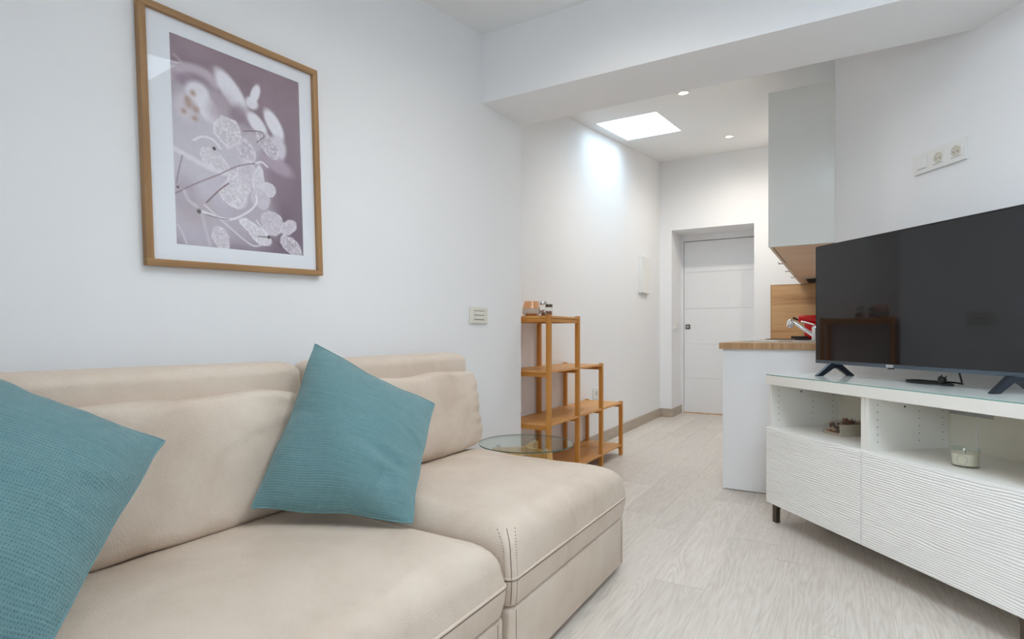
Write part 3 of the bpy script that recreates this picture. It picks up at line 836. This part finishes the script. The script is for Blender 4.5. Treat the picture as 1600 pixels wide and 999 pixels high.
t = thing('socket_panel', 'white plate with two round sockets and a blank above the television', 'socket', inframe(T0, TROT, -0.001, -0.689, 1.726), TROT)
pl = obj('socket_plate', BX(-0.010, 0, -0.134, 0.134, -0.046, 0.046, 0.002), m_plastic, t)
def schuko(parent, y, z, xs=-1, x=-0.010, r=0.0205):
    b = NB(); Mx = Matrix.Translation((x, y, z)) @ Matrix.Rotation(R(-90 if xs < 0 else 90), 4, 'Y')
    box(b, x-0.0022, x+0.0005, y-0.029, y+0.029, z-0.029, z+0.029, 0.001)
    f = obj('socket_face', b, m_plastic, parent)
    b = NB(); lathe(b, [(r+0.002, 0.0022), (r+0.0022, 0.0034), (r, 0.0034), (r, 0.0024), (0.001, 0.0023)], 28, Mx, caps=False)
    obj('socket_well', b, m_socketwell, f, True)
    for s in (-1, 1):
        b = NB(); cyl(b, 0.0026, 0.0023, 0.0030, 10, Matrix.Translation((0, s*0.0095, -0.003)) @ Mx); obj('pin_hole', b, m_hole, f)
    obj('marker_line', BX(x-0.0026, x-0.002, y-0.024, y+0.024, z-0.0252, z-0.0240), m_hole, f)
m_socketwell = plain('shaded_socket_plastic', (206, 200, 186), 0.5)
obj('blank_cover', BX(-0.0125, -0.009, 0.059, 0.117, -0.029, 0.029, 0.001), m_plastic, pl)
obj('marker_line', BX(-0.0130, -0.0124, 0.064, 0.112, -0.0252, -0.0240), m_hole, pl)
schuko(pl, 0.0, 0.0); schuko(pl, -0.088, 0.0)

t = thing('wall_socket', 'white wall socket low on the hall wall beside the stepped shelf', 'socket', F(2.27, -1.042, 0.444), FROT)
pl = obj('socket_plate', BX(0, 0.010, -0.055, 0.055, -0.046, 0.046, 0.002), m_plastic, t)
b = NB(); Mx = Matrix.Translation((0.010, 0, 0)) @ Matrix.Rotation(R(90), 4, 'Y')
lathe(b, [(0.024, 0.0), (0.024, 0.002), (0.021, 0.002), (0.020, 0.0006), (0.001, 0.0005)], 24, Mx, caps=False); obj('socket_well', b, m_socketwell, pl, True)
for s in (-1, 1):
    obj('pin_hole', cyl(NB(), 0.003, 0.0006, 0.0014, 10, Matrix.Translation((0, s*0.0095, 0)) @ Mx), m_hole, pl)
t = thing('jamb_switch', 'small white light switch on the side of the door recess', 'switch', F(4.385, N0+0.001, 1.035), FROT)
pl = obj('switch_plate', BX(0, 0.012, -0.075, 0.075, -0.045, 0.045, 0.002), m_plastic, t)
obj('rocker', BX(0.011, 0.024, 0.0, 0.062, 0.006, 0.034, 0.002), m_cream, pl); obj('rocker', BX(0.011, 0.024, 0.0, 0.062, -0.034, -0.006, 0.002), m_cream, pl)

t = thing('fuse_box', 'white flat fuse box on the hall wall near the far corner', 'fuse box', F(3.60, -1.042, 1.56), FROT)
bd = obj('box_body', BX(0, 0.026, -0.15, 0.15, -0.193, 0.193, 0.003), m_plastic, t)
obj('box_door', BX(0.026, 0.034, -0.146, 0.146, -0.188, 0.188, 0.003), m_plastic, t)

# ------------------------------------------------------------------ stepped bamboo shelf
SH = thing('stepped_shelf', 'stepped open bamboo shelf of four levels against the hall wall', 'shelf', F(0.78, -0.736), FROT)
q = 0.0135; DEP = 0.283; ST = 0.42
tops = [1.064, 1.064, 0.737, 0.421]
for i in range(4):
    for x in (0.0, -DEP):
        hgt = tops[i]
        obj('post', BX(x-q, x+q, i*ST-q, i*ST+q, 0.0, hgt, 0.002), m_bamboo_z, SH)
levels = [(1.045, 0, 1), (0.718, 0, 2), (0.402, 0, 3), (0.075, 0, 3)]
for z, i0, i1 in levels:
    # board set between the posts, its long edges just inside them
    ya, yb = i0*ST, i1*ST
    b = NB(); pts = []
    x0, x1 = -DEP-q+0.002, q-0.002
    # board with notches round the posts
    n = [ST*k for k in range(i0, i1+1)]
    fr = []
    for k, y in enumerate(n):
        lo = y-q-0.001; hi = y+q+0.001
        if k == 0: fr += [(-q-0.001, ya-q+0.002), (-q-0.001, hi), (x1, hi)]
        elif k == len(n)-1: fr += [(x1, lo), (-q-0.001, lo), (-q-0.001, yb+q-0.002)]
        else: fr += [(x1, lo), (-q-0.001, lo), (-q-0.001, hi), (x1, hi)]
    bkp = [(-DEP-p[0], p[1]) for p in fr][::-1]
    prism(b, fr+bkp, z, z+0.012)
    obj('shelf_board', b, m_bamboo_y, SH)
    for k in range(i0, i1+1):
        y = k*ST
        obj('side_rail', BX(-DEP+q, -q, y-0.008, y+0.008, z-0.026, z-0.0005, 0.001), m_bamboo_x, SH)
    if z > 1.0:
        for x in (0.0, -DEP):
            obj('long_rail', BX(x-0.007, x+0.007, q, ST-q, z-0.026, z-0.0005, 0.001), m_bamboo_y, SH)

# things on its top
ZT = 1.0572
t = thing('candle_glass', 'tapered copper tinted glass candle holder on the shelf top', 'candle holder', F(0.862, -0.897, ZT), FROT)
b = NB(); lathe(b, [(0.040, 0.0), (0.044, 0.004), (0.056, 0.018), (0.058, 0.022), (0.0545, 0.05)], 36, caps=False); lathe(b, [(0.001, 0.012), (0.052, 0.018)], 36, caps=False)
obj('glass_base', b, m_smoke, t, True, 'smoky grey lower glass')
b = NB(); lathe(b, [(0.0545, 0.05), (0.043, 0.094), (0.041, 0.094), (0.0525, 0.05)], 36, caps=False); obj('glass_top', b, m_amber, t, True, 'copper tinted upper glass')
b = NB(); lathe(b, [(0.040, 0.0005), (0.036, 0.0), (0.036, 0.014), (0.012, 0.014)], 28, caps=True); obj('foot', b, m_bamboo_x, t, True)
def herb_jar(label, u, v, r, h, lid):
    t = thing('spice_jar', label, 'jar', F(u, v, ZT), FROT)
    obj('glass_body', lathe(NB(), [(r*0.9, 0), (r, 0.004), (r, h*0.68), (r*0.8, h*0.74), (r*0.8, h*0.78)], 28, caps=True), m_glass, t, 50)
    bb = NB(); rr = random.Random(int(h*1000))
    for i in range(60):
        a = rr.random()*6.28; d_ = rr.random()**.5*r*0.78; z = 0.006+rr.random()*h*0.32; s = r*0.16*(0.6+rr.random())
        M = Matrix.Translation((d_*math.cos(a), d_*math.sin(a), z+s*.5)) @ Matrix.Rotation(rr.random()*3, 4, Vector((rr.random(), rr.random(), 1)).normalized())
        box(bb, -s, s, -s*.6, s*.6, -s*.3, s*.3, M=M)
    o = obj('contents', bb, m_herb, t); o['kind'] = 'stuff'
    obj('lid', lathe(NB(), [(r*0.86, h*0.77), (r*0.9, h*0.79), (r*0.9, h*0.97), (r*0.84, h), (0.002, h)], 28, caps=True), lid, t, 40)
m_herb = plain('dried_brown_pieces', (140, 84, 54), 0.8)
herb_jar('glass jar with a shiny silver lid, behind the copper candle holder', 0.985, -0.882, 0.030, 0.098, m_chrome)
herb_jar('smaller glass jar with a dark metal lid, nearest the shelf post', 0.905, -0.797, 0.024, 0.074, m_bronze)

# ------------------------------------------------------------------ round glass side table
GT = thing('side_table', 'small round glass side table on light oak legs between sofa and stepped shelf', 'table', F(0.294, -0.623), FROT)
ZG = 0.40; RG = 0.238
gt = obj('glass_top', lathe(NB(), [(RG-0.002, ZG-0.008), (RG, ZG-0.006), (RG, ZG-0.002), (RG-0.002, ZG)], 72), m_tableglass, GT, 30)
obj('glass_edge', lathe(NB(), [(RG+0.0002, ZG-0.0065), (RG+0.0006, ZG-0.004), (RG+0.0002, ZG-0.0015)], 72, caps=False), m_glassedge, gt, True)
for k in range(3):
    a = R(-18+120*k); dx, dy = math.cos(a), math.sin(a)
    b = NB()
    M = Matrix.Rotation(a, 4, 'Z')
    hexa(b, [M @ Vector(p) for p in ((0.19, -0.014, 0), (0.215, -0.014, 0), (0.215, 0.014, 0), (0.19, 0.014, 0),
             (0.115, -0.018, ZG-0.022), (0.168, -0.018, ZG-0.022), (0.168, 0.018, ZG-0.022), (0.115, 0.018, ZG-0.022))])
    obj('leg', b, m_table_wood, GT)
    b = NB(); box(b, 0.0, 0.128, -0.012, 0.012, ZG-0.062, ZG-0.022, 0.001, M=M); obj('apron_bar', b, m_table_wood, GT)
    obj('glass_mount', cyl(NB(), 0.012, ZG-0.022, ZG-0.0085, 20, Matrix.Translation((0.142*dx, 0.142*dy, 0))), m_chrome, GT)

# ------------------------------------------------------------------ television cabinet
CB = thing('tv_cabinet', 'long white television cabinet with wavy drawer fronts and a glass top', 'cabinet', C0, CROT)
CL = 1.215; XB = 0.42
obj('side_panel', BX(0.02, XB, -0.018, 0.0, 0.10, 0.695, 0.001), m_cab, CB)
obj('side_panel', BX(0.02, XB, -CL, -CL+0.018, 0.10, 0.695, 0.001), m_cab, CB)
obj('divider', BX(0.02, XB-0.012, -0.600+0.0005, -0.580, 0.118, 0.695, 0.001), m_cab, CB)
obj('divider', BX(0.02, XB-0.012, -0.621, -0.6005, 0.118, 0.695, 0.001), m_cab, CB)
obj('bottom_panel', BX(0.02, XB, -CL+0.018, -0.018, 0.10, 0.118, 0.001), m_cab, CB)
obj('top_panel', BX(0.0, XB, -CL, 0.0, 0.695, 0.741, 0.0015), m_cab, CB)
obj('glass_top', BX(0.001, XB-0.001, -CL+0.001, -0.001, 0.7412, 0.7462, 0.001), None or plain('back_painted_glass', (240, 248, 245), 0.04, 0, 0.6), CB, label='pale green glass sheet')
obj('glass_edge', BX(0.0004, 0.001, -CL+0.001, -0.001, 0.7416, 0.7458), plain('green_edge_strip', (128, 166, 156), 0.2), CB)
obj('shelf', BX(0.022, XB-0.012, -0.580, -0.018, 0.462, 0.480, 0.001), m_cab, CB)
obj('shelf', BX(0.022, XB-0.012, -CL+0.018, -0.621, 0.462, 0.480, 0.001), m_cab, CB)
obj('back_panel', BX(XB-0.012, XB-0.002, -0.580, -0.018, 0.118, 0.695), m_inner, CB)
b = NB()
box(b, XB-0.012, XB-0.002, -0.80, -0.621, 0.118, 0.622); box(b, XB-0.012, XB-0.002, -CL+0.018, -0.80, 0.118, 0.695)
bp = obj('back_panel', b, m_inner, CB)
obj('panel_joint', BX(XB-0.0135, XB-0.011, -0.738, -0.732, 0.48, 0.622), m_cab, bp)
b = NB()
for ys, yn in ((-0.018, -1), (-0.621, -1)):
    for x in (0.06, 0.26, 0.375):
        for k in range(6):
            z = 0.515+0.03*k
            cyl(b, 0.0022, -0.0002, 0.0006, 8, Matrix.Translation((x, ys, z)) @ Matrix.Rotation(R(90), 4, 'X'))
    cyl(b, 0.004, -0.0002, 0.0008, 10, Matrix.Translation((0.19, ys, 0.655)) @ Matrix.Rotation(R(90), 4, 'X'))
obj('peg_hole', b, m_hole, CB)['kind'] = 'stuff'
def wave_front(y0, y1, z0, z1):
    b = NB(); ny, nz = int(abs(y1-y0)/0.009), 250; g = []
    def hgt(y, z):
        ph = 1.5*noise.noise(Vector((y*3.2, z*14, 1.3)))+0.9*noise.noise(Vector((y*9.0, z*34, 4.1)))
        return 0.0015*math.sin(2*math.pi*z/0.0092+3.2*ph)+0.0007*noise.noise(Vector((y*6, z*90, 2)))
    for j in range(nz+1):
        z = z0+(z1-z0)*j/nz; row = []
        for i in range(ny+1):
            y = y0+(y1-y0)*i/ny
            e = max(0, min(1, (min(z1-z-0.004, z-z0))/0.004))
            row.append(b.verts.new((0.002-hgt(y, z)*e, y, z)))
        g.append(row)
    for j in range(nz):
        for i in range(ny): b.faces.new((g[j][i], g[j][i+1], g[j+1][i+1], g[j+1][i]))
    # sides and back
    per = [g[0][i] for i in range(ny+1)]+[g[j][ny] for j in range(1, nz+1)]+[g[nz][i] for i in range(ny-1, -1, -1)]+[g[j][0] for j in range(nz-1, 0, -1)]
    bk = [b.verts.new((0.018, v.co.y, v.co.z)) for v in per]
    for i in range(len(per)): b.faces.new((per[i], per[(i+1) % len(per)], bk[(i+1) % len(per)], bk[i]))
    b.faces.new(bk)
    return b
obj('drawer_front', wave_front(-0.598, -0.001, 0.10, 0.480), m_front, CB, 50)
obj('drawer_front', wave_front(-CL+0.001, -0.602, 0.10, 0.480), m_front, CB, 50)
def cab_leg(x, y, s):
    b = NB()
    pts = [(0, 0), (0.028, 0), (0.028, 0.065), (0.033, 0.080), (0.045, 0.092), (0.062, 0.0965), (0.075, 0.0965), (0.075, 0.1), (0, 0.1)]
    # profile in (y, z), extruded along x
    M = Matrix.Translation((x, y, 0)) @ Matrix(((0, 0, 1, 0), (-s, 0, 0, 0), (0, 1, 0, 0), (0, 0, 0, 1)))
    prism(b, pts, 0, 0.022, M); return b
for x in (0.03, 0.36):
    obj('leg', cab_leg(x, -0.012, 1), m_bronze, CB); obj('leg', cab_leg(x, -CL+0.012, -1), m_bronze, CB)

# inside the cabinet
t = thing('candle_jar', 'cream candle in a clear glass in the right compartment of the television cabinet', 'candle', inframe(C0, CROT, 0.150, -0.905, 0.4802), CROT)
g = obj('glass_cup', lathe(NB(), [(0.036, 0.0), (0.039, 0.002), (0.0425, 0.064), (0.0435, 0.066), (0.0415, 0.066), (0.0375, 0.006), (0.001, 0.005)], 40, caps=False), m_cup, t, True)
obj('wax', lathe(NB(), [(0.0365, 0.0062), (0.0398, 0.047), (0.001, 0.046)], 36, caps=False), m_wax, t, 40)
obj('wick', cyl(NB(), 0.0012, 0.046, 0.056, 8), m_black, t)
b = NB(); lathe(b, [(0.0405, 0.0), (0.0408, 0.004)], 36, caps=False); obj('base_rim', b, m_smoke, g, True)
# faint printed ring on the label
cpts = []
for k in range(48):
    a = 2*math.pi*k/48; yy, zz2 = 0.016*math.cos(a), 0.027+0.016*math.sin(a); rr = 0.0395+0.0035*zz2/0.064+0.0006
    an = math.pi+0.45+yy/rr; cpts.append((rr*math.cos(an), rr*math.sin(an), zz2))
obj('printed_ring', tube(NB(), cpts, 0.0012, 6, True), plain('grey_print', (206, 200, 190), 0.6), g)

t = thing('potpourri_box', 'open card box of brown potpourri in clear film, left compartment of the television cabinet', 'box', inframe(C0, CROT, 0.149, -0.222, 0.4802), CROT)
BW, BD, BH = 0.20, 0.103, 0.052
b = NB(); box(b, 0, BW, -BD, 0, 0, 0.003); box(b, 0.0, BW, -BD, -BD+0.003, 0.003, BH); box(b, BW-0.003, BW, -BD+0.003, 0, 0.003, BH)
box(b, 0, BW-0.003, -0.003, 0, 0.003, 0.016); box(b, 0, 0.003, -BD+0.003, -0.003, 0.003, 0.014)
obj('card_tray', b, m_kraft, t)
for ci, (mm, cnt) in enumerate(((plain('brown_shavings', (120, 74, 46), 0.8), 70), (plain('tan_shavings', (190, 142, 96), 0.8), 40), (plain('pale_shavings', (214, 194, 180), 0.8), 26), (plain('purple_petals', (92, 58, 62), 0.8), 34))):
    b = NB(); rr = random.Random(ci+4)
    for k in range(cnt):
        x, y = 0.012+rr.random()*(BW-0.024), -0.010-rr.random()*(BD-0.020)
        dome = 0.026*math.sin(math.pi*min(1, max(0, (x)/BW)))*math.sin(math.pi*min(1, -y/BD))
        z = 0.010+rr.random()*(BH-0.016+dome-0.006); s = 0.007+rr.random()*0.008
        M = Matrix.Translation((x, y, z)) @ Matrix.Rotation(rr.random()*6, 4, Vector((rr.random()-.5, rr.random()-.5, rr.random())).normalized())
        # curled flake
        vs_ = [b.verts.new(M @ Vector((s*(i-1.5)*0.7, s*0.6*(2*j-1), 0.35*s*((i-1.5)**2)*0.6))) for i in range(4) for j in range(2)]
        for i in range(3): b.faces.new((vs_[2*i], vs_[2*i+1], vs_[2*i+3], vs_[2*i+2]))
    o = obj('potpourri', b, mm, t, label=['brown wood shavings', 'tan shavings', 'pale shavings', 'dark purple petals'][ci]); o['kind'] = 'stuff'
b = NB(); g_ = []
for i in range(19):
    row = []
    for j in range(11):
        s, tt = i/18, j/10
        x = -0.004+s*(BW-0.0); y = 0.010-tt*(BD+0.006)
        z = BH*0.25+0.032+0.024*math.sin(math.pi*s)**.6*math.sin(math.pi*tt)**.6+0.0035*noise.noise(Vector((s*7, tt*5, 1)))
        if i == 0: z = 0.004
        if j == 0: z = 0.004
        row.append(b.verts.new((x, y, max(z, 0.003))))
    g_.append(row)
for i in range(18):
    for j in range(10): b.faces.new((g_[i][j], g_[i+1][j], g_[i+1][j+1], g_[i][j+1]))
obj('clear_film', b, m_film, t, 'all')

# ------------------------------------------------------------------ television
TV = thing('television', 'black flat television standing on the white cabinet', 'television', inframe(C0, CROT, 0.25, -0.582, 0.7463), CROT)
ZB0, ZB1 = 0.058, 0.642; HWT = 0.522
case = obj('case', BX(-0.008, 0.022, -HWT, HWT, ZB0, ZB1, 0.002), m_tvblack, TV)
obj('rear_housing', BX(0.022, 0.055, -HWT*0.7, HWT*0.7, ZB0+0.03, ZB0+0.33, 0.01), m_tvblack, TV)
obj('screen', BX(-0.0095, -0.0075, -HWT+0.004, HWT-0.004, ZB0+0.016, ZB1-0.005), m_screen, TV)
b = NB(); box(b, -0.0115, -0.004, -HWT, HWT, ZB0-0.001, ZB0+0.0145, 0.001); obj('bottom_bezel', b, m_bezel, TV, label='slate grey lower edge')
b = NB(); box(b, -0.010, -0.006, -HWT, HWT, ZB1-0.0045, ZB1+0.0005); box(b, -0.010, -0.006, -HWT, -HWT+0.004, ZB0, ZB1); box(b, -0.010, -0.006, HWT-0.004, HWT, ZB0, ZB1)
obj('thin_bezel', b, m_tvblack, TV)
bd = obj('badge', BX(-0.0135, -0.011, 0.063, 0.099, ZB0+0.0005, ZB0+0.0135, 0.0005), plain('silver_badge', (196, 200, 204), 0.3, 0.6), TV)
obj('sensor', BX(-0.012, -0.002, 0.066, 0.092, ZB0-0.006, ZB0-0.001, 0.001), m_black, TV)
def tv_foot(y, s):
    b = NB()
    ap = (0.002, ZB0)
    for (fx, wy) in ((-0.101, 0.0), (0.101, 0.0)):
        sx = -1 if fx < 0 else 1
        pr = [(0.0, ZB0+0.006), (sx*0.028, ZB0+0.002), (fx, 0.004), (fx+sx*0.001, 0.0), (fx-sx*0.030, 0.0), (sx*0.012, ZB0-0.022), (0.0, ZB0-0.020)]
        if sx > 0: pr = pr[::-1]
        M = Matrix.Translation((0.002, y, 0)) @ Matrix(((1, 0, 0, 0), (0, 0, 1, 0), (0, 1, 0, 0), (0, 0, 0, 1)))
        prism(b, pr, -0.009, 0.009, M)
    return b
for y in (0.410, -0.410): obj('foot', tv_foot(y, 1), m_tvleg, TV, label='blue black splayed foot')
# power lead lying coiled under the set
pts = []
ctr = Vector((0.038, -0.055, 0.004))
for k in range(0, 150):
    a = 2*math.pi*k/50
    pts.append(ctr+Vector((0.026*math.sin(a)+0.004*math.sin(a*2.3+k*.02), 0.095*math.cos(a)+0.008*math.sin(a*1.3), 0.0022*(k//50)+0.0015*math.sin(a*2)+0.001)))
pts += [ctr+Vector(p) for p in ((0.034, -0.06, 0.008), (0.03, -0.112, 0.006), (0.012, -0.128, 0.008), (0.0, -0.137, 0.022), (-0.016, -0.144, 0.044), (-0.020, -0.146, 0.060))]
lead = obj('power_lead', tube(NB(), smooth_path(pts, 3), 0.0034, 8), m_rubber, TV, True)
b = NB(); M = Matrix.Translation(ctr+Vector((-0.02, -0.075, 0.02))) @ Matrix.Rotation(R(35), 4, 'Y') @ Matrix.Rotation(R(20), 4, 'Z') @ Matrix.Scale(0.8, 4)
lathe(b, [(0.006, -0.020), (0.011, -0.012), (0.0175, -0.004), (0.0185, 0.004), (0.0175, 0.010)], 20, M)
for s in (-1, 1): cyl(b, 0.0024, 0.010, 0.026, 8, M @ Matrix.Translation((0, s*0.0095, 0)))
obj('plug', b, m_rubber, lead, 40)

# ------------------------------------------------------------------ kitchen
VK0, VK1 = 0.1275, 0.7255
KB = thing('base_cabinet', 'white kitchen base cabinet run with a tall end panel facing the living room', 'cabinet', F(1.435, VK0), FROT)
KL = UF-1.435-0.004
obj('end_panel', BX(0.0, VK1-VK0, 0.0, 0.019, 0.004, 0.857, 0.001), m_panel, KB)
obj('carcass', BX(0.022, VK1-VK0, 0.020, KL, 0.10, 0.857), m_white, KB)
obj('plinth', BX(0.05, VK1-VK0, 0.020, KL, 0.0, 0.099), m_white, KB)
for k in range(4):
    y0 = 0.022+k*(KL-0.024)/4; y1 = 0.022+(k+1)*(KL-0.024)/4-0.003
    obj('cabinet_door', BX(0.0, 0.0215, y0, y1, 0.105, 0.850, 0.001), m_panel, KB)
WT = thing('worktop', 'oak worktop on the kitchen base cabinets', 'worktop', F(1.415, VK0-0.018, 0.8575), FROT)
obj('worktop_slab', BX(0, VK1-VK0+0.016, 0.0015, KL+0.018, 0, 0.0375, 0.001), m_counter, WT)
obj('edge_strip', BX(0, VK1-VK0+0.016, 0.0, 0.0014, 0.0, 0.0375), m_counter_edge, WT)
SK = thing('sink', 'steel sink with a low rim set in the oak worktop', 'sink', F(2.25, 0.43, 0.8951), FROT)
b = NB(); sx, sy = 0.255, 0.42
for (x0, x1, y0, y1) in ((-sx, sx, -sy, -sy+0.03), (-sx, sx, sy-0.44, sy), (-sx, -sx+0.03, -sy+.03, sy-.44), (sx-0.06, sx, -sy+.03, sy-.44)): box(b, x0, x1, y0, y1, 0, 0.005, 0.001)
obj('rim', b, m_steel, SK)
b = NB(); bx0, bx1, by0, by1 = -sx+.03, sx-.06, -sy+.03, sy-.44
for q_ in ((bx0, bx1, by0, by1, 0.0, 0.0008),): box(b, *q_)
obj('bowl', b, m_steel, SK)
obj('drain_cover', cyl(NB(), 0.045, 0.0009, 0.006, 24, Matrix.Translation((0, by0+0.18, 0))), m_bronze, SK)
FA = thing('faucet', 'chrome kitchen tap with a sloping spout beside the television edge', 'tap', F(2.26, 0.60, 0.9002), FROT)
obj('tap_body', lathe(NB(), [(0.027, 0), (0.027, 0.006), (0.022, 0.010), (0.022, 0.085), (0.019, 0.098)], 24), m_chrome, FA, 40)
sp = smooth_path([(0.0, 0.0, 0.03), (-0.06, -0.004, 0.075), (-0.13, -0.008, 0.130), (-0.155, -0.010, 0.142)], 6)
obj('spout', tube(NB(), sp, [0.013]*len(sp), 14), m_chrome, FA, True)
b = NB(); lathe(b, [(0.019, -0.035), (0.022, -0.02), (0.022, 0.012), (0.014, 0.022)], 20, Matrix.Translation((-0.155, -0.010, 0.128)) @ Matrix.Rotation(R(14), 4, 'Y')); obj('spray_head', b, m_chrome, FA, 40)
b = NB(); tube(b, smooth_path([(0.0, 0, 0.095), (-0.01, 0, 0.112), (-0.05, 0, 0.128), (-0.09, -0.002, 0.138)], 5), 0.006, 10); obj('lever', b, m_chrome, FA, True)
CM = thing('coffee_machine', 'red and black coffee machine on the worktop behind the tap', 'coffee machine', F(3.15, 0.52, 0.8952), FROT)
obj('drip_base', BX(-0.10, 0.12, -0.09, 0.09, 0, 0.012, 0.003), m_black, CM)
obj('base_wedge', prism(NB(), [(-0.13, -0.06), (-0.06, -0.09), (0.0, -0.09), (0.0, 0.09), (-0.06, 0.09), (-0.13, 0.06)], 0.012, 0.034), m_black, CM)
obj('body', BX(-0.03, 0.13, -0.085, 0.085, 0.012, 0.150, 0.02, 3), m_red, CM, 40)
obj('head', BX(-0.075, 0.13, -0.080, 0.080, 0.150, 0.208, 0.014, 3), m_red, CM, 40)
obj('brew_lever', tube(NB(), smooth_path([(0.04, 0, 0.145), (-0.06, 0, 0.165), (-0.12, 0, 0.190)], 5), 0.009, 10), m_black, CM, True)
HB = thing('hob', 'black glass hob at the far end of the worktop', 'hob', F(3.75, 0.42, 0.8951), FROT)
obj('hob_glass', BX(-0.27, 0.26, -0.26, 0.26, 0, 0.006, 0.001), m_black, HB)
for x, y, rr in ((-0.12, -0.12, .08), (-0.12, 0.12, .10), (0.12, -0.12, .10), (0.12, 0.12, .08)):
    obj('burner_ring', lathe(NB(), [(rr, 0.0061), (rr, 0.0066), (rr-0.003, 0.0066), (rr-0.003, 0.0061)], 32, Matrix.Translation((x, y, 0)), caps=False), m_steel, HB)
BS = thing('backsplash', 'oak look splash panel on the wall at the end of the worktop', 'splash panel', F(UF-0.001, 0.119, 0.8953), FROT)
obj('panel', BX(0.008, VK1-0.119, -0.010, 0, 0, 0.552), m_splash, BS)
b = NB(); box(b, 0, 0.008, -0.012, 0, 0, 0.560); box(b, 0.008, VK1-0.119, -0.012, 0, 0.552, 0.560); obj('edge_trim', b, m_frame_z, BS)

UC = thing('wall_cabinet', 'tall pale grey kitchen wall cabinet run with wood underside', 'cabinet', F(1.437, 0.384, 1.462), FROT)
UL = UF-1.437-0.014; UD_ = 0.7274-0.384; UH = 0.912
obj('end_panel', BX(0.0, UD_, 0.0, 0.019, 0.0, UH, 0.001), m_upper, UC)
obj('carcass', BX(0.022, UD_, 0.019, UL, 0.014, UH), m_upper, UC)
obj('underside', BX(0.024, UD_-0.002, 0.020, UL, 0.002, 0.0138), m_underside, UC)
edges = [0.020, 0.95, 1.55, 2.15, UL]
for k in range(4):
    dr = obj('cabinet_door', BX(0.0, 0.0205, edges[k]+0.0015, edges[k+1]-0.0015, 0.004, UH, 0.001), m_upper, UC)
    if k < 3:
        yk = edges[k+1]-0.06
        hb = NB(); box(hb, -0.024, 0.004, yk-0.02, yk+0.03, -0.003, 0.001, 0.0008); box(hb, -0.0245, -0.021, yk-0.02, yk+0.03, -0.003, 0.010, 0.0006)
        obj('handle', hb, m_steel, dr)
obj('light_gap', BX(0.0205, 0.0235, 0.06, 0.90, 0.0005, 0.006), m_hole, UC)
b = BX(0.06, UD_-0.02, UL-0.62, UL-0.06, -0.008, 0.0018, 0.001); hd = obj('hood', b, m_steel, UC)
b = NB()
for k in range(14): box(b, 0.09, UD_-0.05, UL-0.59+k*0.037, UL-0.59+k*0.037+0.018, -0.0095, -0.0082)
obj('filter_slots', b, m_hole, hd)['kind'] = 'stuff'
